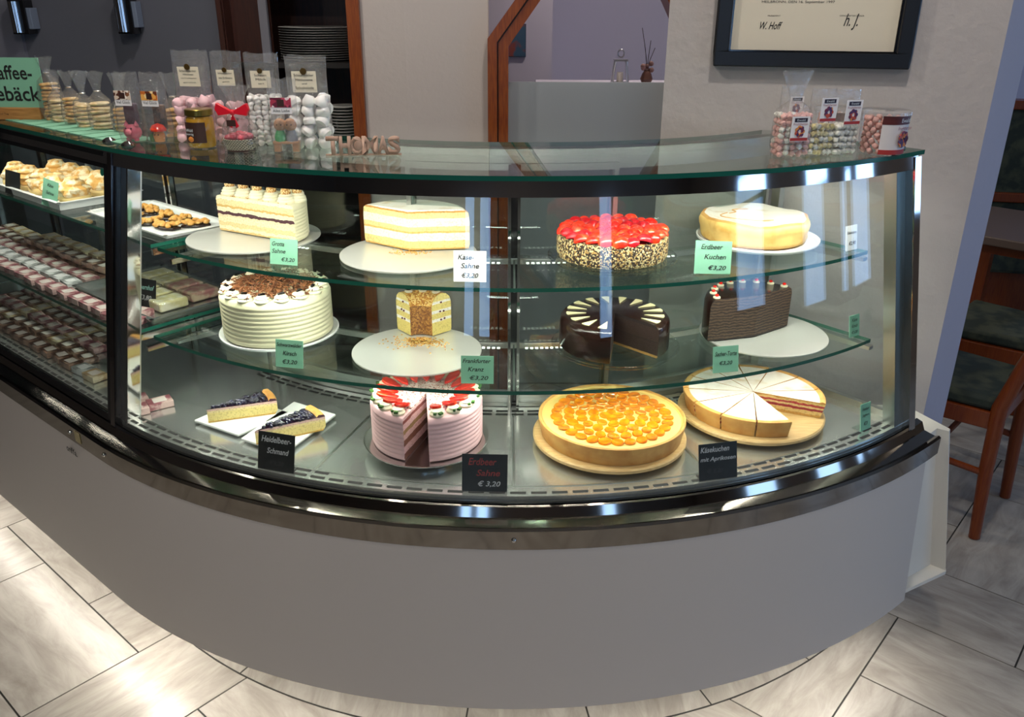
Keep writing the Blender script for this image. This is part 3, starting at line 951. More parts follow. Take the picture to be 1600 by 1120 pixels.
# ---------- second shelf
z2 = ZS2
board('cake_plate', 'white plate under the tall ribbed cream cake with chocolate curls', 'cake plate', -.535, 1.805, z2 + .0005, .134, WHITE, .004, None, .006)
t = thing('black_forest_cake', 'tall white ribbed cream cake topped with chocolate curls, middle shelf left', 'cake', (-.535, 1.802, z2 + .008))
G().lathe(ribbed(.1225, .100, 9, .002, .008), 72).build('cake_body', CREAMY, t, smooth=50)
rs = None
for i in range(16):
    a = 2 * PI * i / 16
    p = (.103 * math.cos(a), .103 * math.sin(a), .099)
    if rs is None:
        rs = G().lathe([(.0001, 0), (.017, 0), (.018, .004), (.014, .008), (.015, .010), (.009, .015), (.0001, .017)], 16, jit=.09).build('cream_rosette', CREAM, t, loc=p)
        ch = G().box((0, .002, .018), (.007, .010, .003), .4).ball((.001, -.004, .0165), .0036, 6).build('chocolate_bean', mat('dark_chocolate', '120a08', .25), rs)
    else:
        o = rs.copy(); COL.objects.link(o); o.location = p; o.rotation_euler = (0, 0, a)
        c = ch.copy(); COL.objects.link(c); c.parent = o
g = G()
for k in range(1000):
    r = .092 * math.sqrt(random.random()); a = random.random() * 2 * PI
    if k > 860: r = random.uniform(.09, .116)
    x, y = r * math.cos(a), r * math.sin(a)
    z = .103 + random.uniform(0, .019) * (1 - (r / .12) ** 2) + (0 if r < .09 else .004)
    b = random.random() * 6.28; L = random.uniform(.004, .009)
    d = Vector((math.cos(b), math.sin(b), random.uniform(-.3, .5))) * L
    m_ = Vector((x, y, z))
    g.tube([m_ - d, m_ + Vector((0, 0, .0022)), m_ + d], .0013, 4)
g.build('chocolate_curls', CURL, t)['kind'] = 'stuff'

board('cake_board', 'round silver board with brittle crumbs under the small upright brittle cake piece', 'cake board', -.206, 1.683, z2 + .0005, .140, BOARD)
t = thing('brittle_ring_cake', 'last upright piece of a ring cake coated in golden brittle', 'cake', (-.2055, 1.738, z2 + .0065))
lay = layered('cut_ring_cake', [(-.01, 'e6cf7a'), (.030, 'f6efe6'), (.037, 'e6cf7c'), (.050, 'f6efe6'), (.057, 'e6cf7c'), (.072, 'f6efe6'), (.078, 'e8d283')], warp=.0015, wscale=50)
prof = [(.036, 0), (.090, 0), (.092, .01), (.092, .070), (.088, .083), (.078, .092), (.064, .095), (.050, .091), (.040, .081), (.036, .068), (.036, 0)]
G().lathe(prof, 20, a0=R_(44), a1=R_(130), fm=[KROKD, KROK, KROK, KROK, KROK, KROK, KROK, KROK, KROK, KROKD], cut=lay).build('cake_body', parent=t, smooth=50)
for k in range(3):
    a = R_(58 + k * 29)
    o = G().lathe([(.0001, 0), (.009, 0), (.009, .003), (.005, .005), (.0001, .005)], 14, (.064 * math.cos(a), .064 * math.sin(a), .0935)).build('cream_dot', CREAM, t)
    G().ball((.064 * math.cos(a), .064 * math.sin(a), .1005), .0075, 8, (1, .8, .35)).build('chocolate_chip', mat('dark_chocolate', '120a08', .25), o)
for k, (a, r, z) in enumerate(((45, .062, .033), (45, .072, .034), (45, .06, .053), (45, .07, .052), (45, .063, .074), (129, .058, .034), (129, .068, .033), (129, .06, .053), (129, .069, .054), (129, .062, .074))):
    dd = -1 if a < 90 else 1
    aa = R_(a - (1.0 if a < 90 else -1.2))
    G().ball((r * math.cos(aa), r * math.sin(aa), z), .0028, 6, (1, 1, .8)).build('jam_spot', mat('dark_jam', '5a1820', .3), t)
g = G()
for k in range(420):
    a = R_(random.gauss(262, 40)); r = abs(random.gauss(.0, .035)) + .002
    x, y = r * math.cos(a) + .008, r * math.sin(a) * .75 + .022
    g.box((x + random.gauss(0, .012), y - .01, -.0012 + .003 * max(0, 1 - r / .02)), (.0035, .0025, .0015), a * 7)
g.build('brittle_crumbs', KROK, t, smooth=0)['kind'] = 'stuff'

board('cake_plate', 'clear glass plate under the opened chocolate cake with white chocolate wedges', 'cake plate', .225, 1.702, z2 + .008, .139, PLATEG, .004, .0075, .008)
t = thing('sacher_torte', 'round dark chocolate cake with white chocolate triangles, one wedge missing', 'cake', (.222, 1.706, z2 + .0135))
G().lathe([(.0001, 0), (.117, 0), (.1195, .004), (.119, .05), (.117, .062), (.111, .069), (.100, .071), (.0001, .071)], 64, a0=R_(-46), a1=R_(260), fm=[CHOCD] + [CHOC] * 6, cut=layered('cut_sacher', [(-.01, '8a6a34'), (.005, '24120c'), (.032, '1a0c09'), (.036, '2a160e'), (.064, '170b08')], warp=.001)).build('cake_body', parent=t, smooth=45)
tri = None
for i in range(14):
    a = R_(-46 + 306 * (i + .5) / 14)
    M = [(.0, 0)]
    if tri is None:
        tri = G().prism([(.062, 0), (.104, -.0095), (.106, 0), (.104, .0095)], .0712, .0732).build('white_chocolate_triangle', WCHOC, t, smooth=0, bevel=.0008)
    else:
        tr2 = tri.copy(); COL.objects.link(tr2); tri_ = tr2
    (tri if i == 0 else tr2).rotation_euler = (0, 0, a)

board('cake_board', 'round silver board under the tall layered chocolate cake, middle shelf right', 'cake board', .575, 1.795, z2 + .0005, .143, BOARD)
t = thing('layered_chocolate_cake', 'tall cut chocolate cake with many thin brown layers and tiny red dots', 'cake', (.548, 1.768, z2 + .0075))
st_ = [(-.01, '2a1c12')]
z = .004
while z < .094 and len(st_) < 28:
    st_ += [(z, '4e3a28'), (z + .0034, '21140d')]; z += .0068
G().lathe([(.0001, 0), (.116, 0), (.118, .004), (.118, .080), (.114, .092), (.106, .097), (.0001, .097)], 48, a0=R_(36), a1=R_(196), fm=[CHOCD] + [CHOC] * 5, cut=layered('cut_layered_chocolate', st_, warp=.006, wscale=70)).build('cake_body', parent=t, smooth=45)
dot = None
for i in range(9):
    a = R_(42 + 148 * i / 8)
    p = (.100 * math.cos(a), .100 * math.sin(a), .097)
    if dot is None:
        dot = G().lathe([(.0001, 0), (.008, 0), (.008, .0025), (.0001, .004)], 14).build('cream_dot', CREAM, t, loc=p)
        cr = G().ball((0, 0, .006), .0045, 8, (1, 1, .7)).build('red_candy', RED, dot)
    else:
        o = dot.copy(); COL.objects.link(o); o.location = p
        c = cr.copy(); COL.objects.link(c); c.parent = o

# ---------- deck
# strawberry cream cake on a metal stand
board('cake_stand', 'low silver cake stand under the pink strawberry cream cake', 'cake stand', -.18, 1.572, ZD + .022, .132, mat('polished_silver', (.66, .66, .64), .15, 1.0), .003, .0215, .004)
t = thing('strawberry_cream_cake', 'pink ribbed cream cake with strawberry fans and sprinkles, one slice missing', 'cake', (-.178, 1.578, ZD + .0265))
lay = layered('cut_strawberry_cream', [(-.01, '6a3a30'), (.014, 'd8aeb0'), (.03, '7a4a38'), (.044, 'd6acac'), (.056, '9a7a50'), (.066, 'd9b0b2'), (.080, '8a4a44'), (.088, 'dcb6b8')], warp=.004, wscale=40)
G().use(PINKC).lathe(ribbed(.1165, .094, 9, .0018, .006), 72, a0=R_(-83), a1=R_(252), cut=lay).build('cake_body', parent=t, smooth=50)
G().lathe([(.0001, .094), (.073, .094), (.070, .0975), (.0001, .099)], 48, a0=R_(-82.5), a1=R_(251.5)).build('sprinkle_layer', SPRINK, t, smooth=30)
sl = None
for i in range(16):
    a = R_(-83 + 335 * (i + .5) / 16)
    if sl is None:
        g = G()
        g.lathe([(.0001, 0), (.0135, 0), (.0145, .005), (.011, .010), (.012, .012), (.006, .016), (.0001, .017)], 14, (.099, 0, .094), jit=.06)
        sl = g.build('cream_rosette', CREAM, t)
        vs = []
        b1 = G()
        # strawberry half: pointed teardrop lying on the rosette, tip to the middle
        P = [(-.028, .001), (-.019, .0065), (-.007, .010), (.007, .0112), (.016, .008), (.020, 0)]
        pl = P + [(x, -y) for x, y in P[::-1][1:]]
        MM = Matrix.Translation((.086, 0, .105)) @ Matrix.Rotation(R_(-18), 4, 'Y')
        b1.prism(pl, 0, .0055, MM)
        sb = b1.build('strawberry_slice', RED, sl, bevel=.002)
        gl = G().box((.113, .005, .104), (.007, .008, .004), .5).box((.111, -.006, .1035), (.005, .005, .004), .9).build('pistachio_bit', GREENL, sl, smooth=0)
    else:
        o = sl.copy(); COL.objects.link(o)
        for q in (sb, gl):
            c = q.copy(); COL.objects.link(c); c.parent = o
        if i % 3 == 1: pass
    (sl if i == 0 else o).rotation_euler = (0, 0, a)

# apricot tart
def wood_board(label, x, y, R):
    t = thing('wooden_board', label, 'cake board', (x, y, ZD + .010))
    G().lathe([(.0001, 0), (R - .006, 0), (R, .004), (R, .010), (R - .003, .013), (.0001, .013)], 72).build('disc', LTWOOD, t, smooth=30)
    G().cyl((0, 0, -.0095), R * .55, .0093, 40).build('foot', LTWOOD, t)
    return t
wood_board('round wooden board under the apricot tart', .210, 1.603, .164)
t = thing('apricot_tart', 'large round custard tart covered with orange apricot halves', 'cake', (.214, 1.606, ZD + .0235))
G().lathe([(.0001, 0), (.150, 0), (.157, .036), (.1565, .039), (.153, .041), (.149, .038), (.147, .034), (.0001, .035)], 80, fm=[CRUST, CRUSTL, CRUSTL, CRUSTL, CRUSTL, CUST, CUST]).build('crust', parent=t, smooth=50)
ap = None
for k, (cnt, r) in enumerate(((4, .014), (10, .040), (16, .066), (22, .092), (29, .1185), (18, .1375))):
    if k == 5: continue
    for i in range(cnt):
        a = 2 * PI * i / cnt + k * .31
        if ap is None:
            ap = G().lathe([(.0001, -.001), (.0118, -.001), (.0124, .0015), (.0112, .0038), (.0085, .0042), (.006, .0030), (.0001, .0026)], 18).build('apricot_half', APR, t)
            o = ap
        else:
            o = ap.copy(); COL.objects.link(o)
        o.location = (r * math.cos(a), r * math.sin(a), .0355)
        o.rotation_euler = (random.uniform(-.15, .15), random.uniform(-.15, .15), random.random() * 6)
        s_ = random.uniform(.92, 1.06) * (.98 if k < 4 else 1.04); o.scale = (s_ * 1.05, s_ * .95, 1)

# sugared fruit pie, sliced
wood_board('round wooden board under the sliced sugar dusted pie', .545, 1.722, .163)
t = thing('raspberry_pie', 'sugar dusted covered fruit pie cut into slices, two slices gone', 'cake', (.549, 1.728, ZD + .0235))
lay = layered('cut_raspberry_pie', [(-.01, 'c9964c'), (.006, 'e0c07c'), (.014, '9a2c34'), (.020, 'e2c488'), (.025, 'b03a40'), (.029, 'e0c07c'), (.034, 'c48c44')], warp=.004, wscale=70)
for i in range(11):
    a0 = -24 + i * 28.2
    if i >= 11: break
    g = G().lathe([(.0001, 0), (.148, 0), (.156, .034), (.1555, .038), (.149, .040), (.143, .0375), (.0001, .038)], 8, a0=R_(a0 + .6), a1=R_(a0 + 27.6), fm=[CRUST, CRUSTL, CRUSTL, CRUSTL, CRUSTL, SUGAR], cut=lay)
    am = R_(a0 + 14)
    g.build('pie_slice', parent=t, smooth=45, loc=(.0008 * math.cos(am), .0008 * math.sin(am), 0))

# blueberry slices on square plates
def plate_sq(label, x, y, rz, w=.13, d=.125):
    t = tag(G().prism([(-w / 2 + .004, -d / 2 + .004), (w / 2 - .004, -d / 2 + .004), (w / 2 - .004, d / 2 - .004), (-w / 2 + .004, d / 2 - .004)], 0, .003).prism([(-w / 2, -d / 2), (w / 2, -d / 2), (w / 2, d / 2), (-w / 2, d / 2)], .004, .0085).build('serving_plate', WHITE, loc=(x, y, ZD + .001), rot=(0, 0, rz), smooth=0, bevel=.002), label, 'plate')
    return t
PZ = R_(40)
def quad_plate(label, P):
    cx = sum(p[0] for p in P) / 4; cy = sum(p[1] for p in P) / 4
    q = [(p[0] - cx, p[1] - cy) for p in P]
    g = G().prism([(x * .75, y * .75) for x, y in q], 0, .005).prism(q, .005, .011)
    return tag(g.build('serving_plate', WHITE, loc=(cx, cy, ZD + .001), smooth=0, bevel=.002), label, 'plate')
quad_plate('white rectangular plate holding the rear blueberry slice', [(-.71, 1.671), (-.591, 1.602), (-.507, 1.711), (-.627, 1.787)])
quad_plate('white rectangular plate holding the front blueberry slice', [(-.580, 1.586), (-.470, 1.525), (-.399, 1.703), (-.510, 1.768)])
lay = layered('cut_blueberry', [(-.01, 'd8a850'), (.003, 'ecd68c'), (.022, 'eed8a0'), (.027, 'e0b8b0'), (.032, '40142c')], warp=.001)
def slice_cake(label, tip, end, z):
    d = Vector((end[0] - tip[0], end[1] - tip[1])); L = d.length
    t = thing('blueberry_slice', label, 'cake slice', (tip[0], tip[1], z), math.atan2(d.y, d.x))
    L = .150
    G().lathe([(.0001, 0), (L - .006, 0), (L, .01), (L, .034), (L - .003, .038), (L - .014, .039), (L - .018, .034), (.0001, .032)], 10, a0=R_(-2), a1=R_(22), fm=[CRUST, CRUSTL, CRUSTL, CRUSTL, CRUSTL, CRUSTL, BERRYJ], cut=lay).build('cake_body', parent=t, smooth=45)
    g = G()
    for k in range(95):
        r = (.012 + .115 * math.sqrt(random.random())); a = R_(random.uniform(-1, 21))
        g.ball((r * math.cos(a), r * math.sin(a), .0350), random.uniform(.0036, .0052), 7)
    g.build('blueberries', BLUEB, t)['kind'] = 'stuff'
slice_cake('blueberry cheesecake slice on the rear white plate', (-.672, 1.655), (-.54, 1.705), ZD + .0125)
slice_cake('blueberry cheesecake slice on the front white plate, behind the slate card', (-.538, 1.556), (-.425, 1.620), ZD + .0125)

# ================================================================== PRICE CARDS
def card(label, x, y, z, w, h, yaw, mcard, minkk, lines, tilt=14, roll=0, th=.0014, group=None):
    """lines: (text, cx, cy, width, height) as fractions of the card"""
    t = thing('price_card', label, 'price card', (x, y, z), R_(yaw))
    M = Matrix.Translation((0, 0, .0008)) @ Matrix.Rotation(R_(90 - tilt), 4, 'X') @ Matrix.Rotation(R_(roll), 4, 'Z')
    G().prism([(-w / 2, 0), (w / 2, 0), (w / 2, h), (-w / 2, h)], -th, 0, M).build('card_face', mcard, t, smooth=0)
    dep = .022
    G().box((0, dep / 2 + .002, .0008), (w * .9, dep, .0012)).build('card_foot', clear('clear_plastic', (.9, .95, .93), .05) if mcard is not BLACKC else BLACKC, t, smooth=0)
    for ln in lines:
        tx, cx, cy, tw, thh = ln[:5]
        mk = ln[5] if len(ln) > 5 else minkk
        MM = M @ Matrix.Translation(((cx - .5) * w, cy * h, .0005))
        lettering('handwriting', tx, tw * w, thh * h, mk, t, MM, bold=.012, shear=.25)
    return t
def yaw_at(x, y): return math.degrees(math.atan2(x - CX, CY - y))
card('green price card for the half cream cake with nut balls', -.474, 1.675, z1, .062, .053, -14, GREENC, INK, [('Grotta', .30, .80, .45, .17), ('Sahne', .32, .52, .5, .17), ('€3,20', .66, .20, .5, .18)], 12)
card('white price card in front of the cheese cream cake', -.083, 1.565, z1, .064, .060, -3, WHITEC, INK, [('Käse-', .38, .80, .5, .17), ('Sahne', .5, .52, .56, .17), ('€3,20', .5, .20, .52, .18)], 12)
card('leaning green price card below the strawberry tart, beside the baked cheesecake', .403, 1.625, z1, .080, .066, 14, GREENC, INK, [('Erdbeer', .45, .82, .6, .15), ('Kuchen', .55, .52, .6, .15), ('€3,20', .62, .18, .5, .16)], 14, -5)
card('small white price card right of the baked cheesecake, top shelf', .752, 1.808, z1, .040, .055, 34, WHITEC, INK, [('Käsekuchen', .5, .72, .8, .12), ('€2,90', .55, .28, .6, .18)], 10)
card('green price card in front of the tall ribbed cream cake', -.462, 1.594, z2, .061, .058, -12, GREENC, INK, [('Schwarzwälder', .5, .82, .92, .14), ('Kirsch', .52, .52, .5, .16), ('€3,20', .52, .20, .55, .18)], 12)
card('green price card in front of the small brittle ring cake piece', -.069, 1.519, z2, .065, .056, -2, GREENC, INK, [('Frankfurter', .48, .82, .86, .15), ('Kranz', .46, .52, .5, .16), ('€3,20', .55, .20, .58, .18)], 12)
card('green price card right of the opened chocolate cake, middle shelf', .440, 1.580, z2, .056, .055, 12, GREENC, INK, [('Sacher-Torte', .5, .72, .85, .17), ('€3,20', .5, .36, .52, .17)], 12)
card('small green price card at the right end of the middle shelf', .783, 1.788, z2, .036, .050, 34, GREENC, INK, [('Käse', .5, .78, .55, .15), ('Kirsch', .5, .5, .6, .15), ('€3,20', .5, .2, .6, .15)], 10)
card('slate price card in front of the blueberry slices', -.476, 1.470, ZD, .082, .078, -16, BLACKC, CHALK, [('Heidelbeer-', .5, .82, .82, .16), ('Schmand', .55, .52, .6, .15), ('€3,20', .52, .2, .4, .14, mat('faint_chalk', (.05, .05, .055), .8))], 14)
card('slate price card with red writing in front of the pink cream cake', -.052, 1.396, ZD, .088, .074, -2, BLACKC, CHALK, [('Erdbeer', .45, .80, .62, .19, REDCHALK), ('Sahne', .58, .50, .52, .17, REDCHALK), ('€ 3,20', .6, .2, .5, .17)], 14)
card('slate price card between the apricot tart and the sliced pie', .412, 1.446, ZD, .082, .074, 13, BLACKC, CHALK, [('Käsekuchen', .42, .84, .75, .15), ('mit Aprikosen', .5, .56, .92, .15), ('€ 3,20', .42, .24, .42, .15, mat('faint_chalk', (.05, .05, .055), .8))], 14)
card('small green price card on the deck at the right end', .788, 1.660, ZD, .036, .062, 34, GREENC, INK, [('Himbeer', .5, .8, .7, .12), ('Joghurt', .5, .55, .7, .12), ('€3', .5, .25, .35, .14)], 10)
#PART3
# ================================================================== LEFT COUNTER GOODS
def stl(r, s, z): return st(r, s, z)
SA = R_(-40)     # local x runs along the counter towards the right (= -t), local y away from the guest
TRAYM = mat('steel_tray', (.58, .60, .60), .22, .9)
def tray(label, r0, r1, s0, s1, z, m=TRAYM, lip=.012, name='tray'):
    c = st((r0 + r1) / 2, (s0 + s1) / 2, z)
    L = s1 - s0; D = r1 - r0
    g = G()
    g.box((0, 0, .0015), (L, D, .003))
    for (cx, cy, dx, dy) in ((0, -D / 2, L, .004), (0, D / 2, L, .004), (-L / 2, 0, .004, D), (L / 2, 0, .004, D)):
        g.box((cx, cy, lip / 2), (dx, dy, lip))
    for (cx, cy, dx, dy) in ((0, -D / 2 - .005, L + .02, .010), (0, D / 2 + .005, L + .02, .010), (-L / 2 - .005, 0, .010, D + .02), (L / 2 + .005, 0, .010, D + .02)):
        g.box((cx, cy, lip), (dx, dy, .002))
    o = g.build(name, m, loc=(c[0], c[1], z + .0008), rot=(0, 0, SA), smooth=0)
    return tag(o, label, 'tray')

tray('white tray of sugared cream puffs on the top left shelf', 1.02, 1.232, .50, .98, ZS1, WHITE, .02)
tray('white tray of nut pastries on the top shelf near the joint of the counters', 1.04, 1.20, .03, .40, ZS1, WHITE, .008)
tray('steel tray of cling-wrapped cakes on the middle shelf near the joint', 1.04, 1.27, .02, .40, .862, TRAYM, .014)

PUFF = mat('choux_pastry', 'dba657', .6, var=(60, 'f3e2bd', .45, .6), bump=(80, .8, .004))
PUFFB = mat('choux_base', 'e4c888', .6, bump=(90, .4, .002))
pf = None
for i, (r, s) in enumerate(((1.165, .56), (1.17, .65), (1.17, .74), (1.17, .83), (1.17, .92), (1.075, .60), (1.075, .69), (1.075, .78), (1.075, .87))):
    x, y, z = st(r, s, ZS1 + .005)
    if pf is None:
        pf = thing('cream_puff', 'sugared cream puff in the front row of the white tray, top left shelf', 'pastry', (x, y, z), 0, 'cream puffs on the top left shelf, front row')
        G().lathe([(.0001, 0), (.036, 0), (.040, .006), (.041, .012), (.037, .018), (.0001, .018)], 20, jit=.03).build('puff_base', PUFFB, pf)
        G().lathe([(.0001, .018), (.037, .018), (.040, .026), (.040, .036), (.030, .044), (.031, .050), (.020, .058), (.019, .064), (.0001, .068)], 18, jit=.17).build('puff_lid', PUFF, pf, smooth=25)
    else:
        back = i > 4
        dup(pf, (x, y, z + (.018 if back else 0) * 0), i * 1.3, 'sugared cream puff in the back row of the white tray, top left shelf' if back else None, 'cream puffs on the top left shelf, back row' if back else None)

NUTP = mat('nut_pastry', 'cf9443', .6, var=(80, 'e8c27c', .5, .7), bump=(120, 1, .004))
npst = None
for i, (r, s) in enumerate(((1.10, .07), (1.105, .135), (1.10, .205), (1.16, .10), (1.165, .17), (1.16, .26), (1.10, .28), (1.11, .345))):
    x, y, z = st(r, s, ZS1 + .0045)
    if npst is None:
        npst = thing('nut_corner', 'nut pastry with chocolate dipped corner on the white tray by the joint', 'pastry', (x, y, z), .3, 'nut pastries on the white tray')
        G().prism([(-.036, -.012), (.0, -.02), (.034, -.012), (.03, .012), (0, .02), (-.03, .014)], 0, .007).build('pastry_base', CHOC, npst, bevel=.003)
        g = G()
        for k in range(26):
            g.ball((random.uniform(-.029, .027), random.uniform(-.013, .014), .008 + random.uniform(0, .008)), random.uniform(.006, .009), 6, (1, .8, .6))
        g.build('nut_topping', NUTP, npst)
    else:
        dup(npst, (x, y, z), .3 + i * .8)

# cling-wrapped cakes on the steel tray
WR = mat('wrapped_sponge', 'd8cc98', .5, var=(50, 'efe8cf', .4, .6), bump=(60, .4, .002), coat=.6)
WRP = mat('wrapped_berry_cake', 'c98a86', .4, var=(40, 'e4cdae', .45, .6), bump=(60, .4, .002), coat=.6)
wk = None
for i, (r, s, mm) in enumerate(((1.19, .09, 0), (1.19, .155, 0), (1.19, .22, 0), (1.10, .10, 1), (1.10, .17, 1), (1.10, .24, 0), (1.10, .31, 0))):
    x, y, z = st(r, s, .867)
    if i in (0, 3):
        wk = thing('wrapped_cake_piece', ('pale', 'pink')[mm] + ' cling-wrapped cake piece on the steel tray, middle left shelf', 'wrapped cake', (x, y, z), SA, ('pale', 'pink')[mm] + ' wrapped cake pieces on the steel tray')
        G().box((0, 0, .013), (.056, .075, .024)).build('cake_piece', (WR, WRP)[mm], wk, bevel=.005)
        G().prism([(-.031, -.044), (.031, -.044), (.031, .044), (-.031, .044)], .0005, .0275).build('cling_film', FILM2, wk, bevel=.006)
        wks = (wks, wk) if i == 3 else wk
    else:
        src = wks if i < 3 else wks[mm]
        if isinstance(src, tuple): src = src[0]
        dup(src, (x, y, z), SA)

# wrapped wafer bars, one object each
def bar_src(nm, c1, c2):
    m1 = mat('film_' + nm, c1, .28, var=(34, c2, .46, .56), bump=(55, .8, .004), coat=.8, spec=.6)
    g = G().use(m1)
    w, d, h = .054, .038, .015
    g.box((0, 0, h / 2 + .001), (w, d, h))
    g.use(FILM2)
    for sx in (-1, 1):
        g.prism([(sx * w / 2, -d * .42), (sx * (w / 2 + .007), -d * .5), (sx * (w / 2 + .007), d * .5), (sx * w / 2, d * .42)], h * .45, h * .5)
    g.use(mat('bar_label_' + nm, 'e8ddd6' if nm != 'silver' else 'f0f2f2', .25, coat=.8))
    g.box((0, 0, h + .0016), (w * .55, d * .62, .0008))
    return g
BARS = {}
BC = {'brown': ('54362a', 'a88672'), 'pink': ('94565e', 'd6b4ae'), 'silver': ('8f9492', 'd8dcda'), 'cream': ('b89a70', 'e0d2b0')}
def bar(kind, x, y, z, rz, where, grp):
    lab = {'brown': 'brown', 'pink': 'dusky pink', 'silver': 'silvery white', 'cream': 'cream coloured'}[kind]
    if kind not in BARS:
        o = bar_src(kind, *BC[kind]).build('wrapped_wafer_bar', bevel=.004)
        BARS[kind] = o
    else:
        o = BARS[kind].copy(); COL.objects.link(o)
    o.location = (x, y, z); o.rotation_euler = (random.uniform(-.02, .02), 0, rz)
    tag(o, '%s film-wrapped wafer bar %s' % (lab, where), 'wafer bar', '%s wrapped bars %s' % (lab, grp))
rows = ['brown', 'silver', 'brown', 'pink', 'cream', 'brown', 'pink', 'brown', 'pink', 'brown', 'silver', 'brown']
for i in range(6):
    for j in range(17):
        r = 1.335 - i * .044; s = .055 + j * .062
        if s > 1.08: continue
        if s < .15 + (1.385 - r) * 1.75: continue
        kind = ['silver', 'brown', 'pink', 'brown', 'pink', 'brown'][i] if (j % 5 != 3) else 'cream'
        if i == 0 and j > 4: kind = 'brown'
        p = st(r + random.uniform(-.003, .003), s + random.uniform(-.003, .003), ZD + .001)
        bar(kind, p[0], p[1], p[2], SA + random.uniform(-.16, .16), 'lying in rows on the lower deck of the left counter', 'on the lower deck')
for i in range(5):
    for j in range(18):
        r = 1.31 - i * .046; s = (.12 if i == 0 else .45) + j * .062
        if s > 1.25: continue
        kind = ['pink', 'silver', 'pink', 'brown', 'cream'][i] if j < 12 else ['brown', 'brown', 'silver', 'pink', 'brown'][i]
        for lv in ((0, 1) if (i > 2 and j < 8) else (0,)):
            p = st(r + random.uniform(-.003, .003), s + random.uniform(-.004, .004), .863 + lv * .021)
            bar(kind, p[0], p[1], p[2], SA + random.uniform(-.12, .12), 'stacked on the middle shelf of the left counter', 'on the middle left shelf')
for k, (x, y) in enumerate(((-.862, 1.722), (-.822, 1.762), (-.885, 1.775))):
    bar('pink', x, y, ZD + .001, R_(35), 'lying on the deck beside the counter joint', 'beside the counter joint')
for r, s in ((1.30, .06), (1.26, .10), (1.31, .12)):
    p = st(r, s, .863)
    bar('pink', p[0], p[1], p[2], SA + .3, 'at the front of the middle left shelf, by the joint', 'front of middle left shelf')

x, y, z = st(1.235, .125, .867)
card('slate price card standing on the steel tray, middle left shelf', x, y + .002, z + .001, .056, .072, -10, BLACKC, CHALK, [('Bauernhof', .5, .72, .85, .17, mat('teal_chalk', '8fc0b8', .8)), ('€3,80', .5, .36, .6, .2)], 8, -6)
x, y, z = st(1.235, .80, ZS1)
card('slate price card in front of the cream puffs', x, y, z, .054, .066, -20, BLACKC, CHALK, [('€2,80', .5, .3, .5, .15, MATS['faint_chalk'])], 8, -8)
x, y, z = st(1.235, .565, ZS1)
card('green price card in front of the white cream puff tray', x, y, z, .052, .072, -20, GREENC, INK, [('Käse', .5, .8, .4, .12), ('Sahne', .5, .52, .5, .12), ('€2,80', .45, .22, .45, .12)], 8, -12)

# ================================================================== GOODS ON THE TOP GLASS
ZG = ZT + .0096
# green coffee-biscuit sign in a wooden foot
t = thing('counter_sign', 'pale green sign in a wooden block reading Kaffee-Gebäck', 'sign', (-1.288, 2.185, ZG), R_(-4))
G().box((0, 0, .0875), (.245, .003, .118)).build('sign_board', GREENC, t, smooth=0)
G().box((0, 0, .0145), (.218, .032, .029)).build('wooden_foot', mat('oak_block', 'b8834a', .5, var=(20, 'a0703c', .4, .6, (1, 8, 8))), t, smooth=0, bevel=.002)
M0 = Matrix.Rotation(R_(90), 4, 'X')
lettering('lettering', 'Kaffee-', .112, .034, INK, t, Matrix.Translation((.044, -.0022, .112)) @ M0, bold=.014)
lettering('lettering', 'Gebäck', .152, .036, INK, t, Matrix.Translation((.036, -.0022, .062)) @ M0, bold=.014)
lettering('engraving', 'Lebensmittel Tag', .055, .005, INK, t, Matrix.Translation((-.0, -.0164, .014)) @ M0)

# strip of green allergen cards lying on the glass
k = 0
for s in [.02 + i * .062 for i in range(12)]:
    x, y, z = st(1.245, s, ZG + .0002)
    o = G().box((0, 0, .0006), (.050, .085, .0012)).build('green_card', GREENC, loc=(x, y, z), rot=(0, 0, SA), smooth=0)
    tag(o, 'green paper card lying flat along the left counter top', 'paper card', 'green cards lying flat on the left counter top')

def film_bag(h, w, d, t, hb, neck=None, m=FILM):
    """clear bag: pillow body up to hb, then flat or gathered top"""
    pr = []
    n = 20
    levels = [(0, .92, .80), (.02, 1, 1), (hb * .3, 1.02, 1.02), (hb * .7, 1, .95), (hb, .92, .7)]
    if neck: levels += [(neck, .28, .35), (neck + .006, .26, .35), (h * .93, .72, .35), (h, .9, .25)]
    else: levels += [((hb + h) / 2, .96, .35), (h, .98, .08)]
    g = G(); k = n
    for (z, a, b) in levels:
        for i in range(n):
            t_ = 2 * PI * i / n
            c, s_ = math.cos(t_), math.sin(t_)
            e = .6
            g.v.append((w / 2 * a * abs(c) ** e * (1 if c > 0 else -1) * random.uniform(.97, 1.03), d / 2 * b * abs(s_) ** e * (1 if s_ > 0 else -1) * random.uniform(.93, 1.07), z + (random.uniform(-.003, .003) if z == h else 0)))
    for l in range(len(levels) - 1):
        for i in range(n):
            g.f.append([l * n + i, l * n + (i + 1) % n, (l + 1) * n + (i + 1) % n, (l + 1) * n + i]); g.m.append(0)
    g.f.append(list(range(n))[::-1]); g.m.append(0)
    return g.build('clear_bag', m, t, smooth=60)

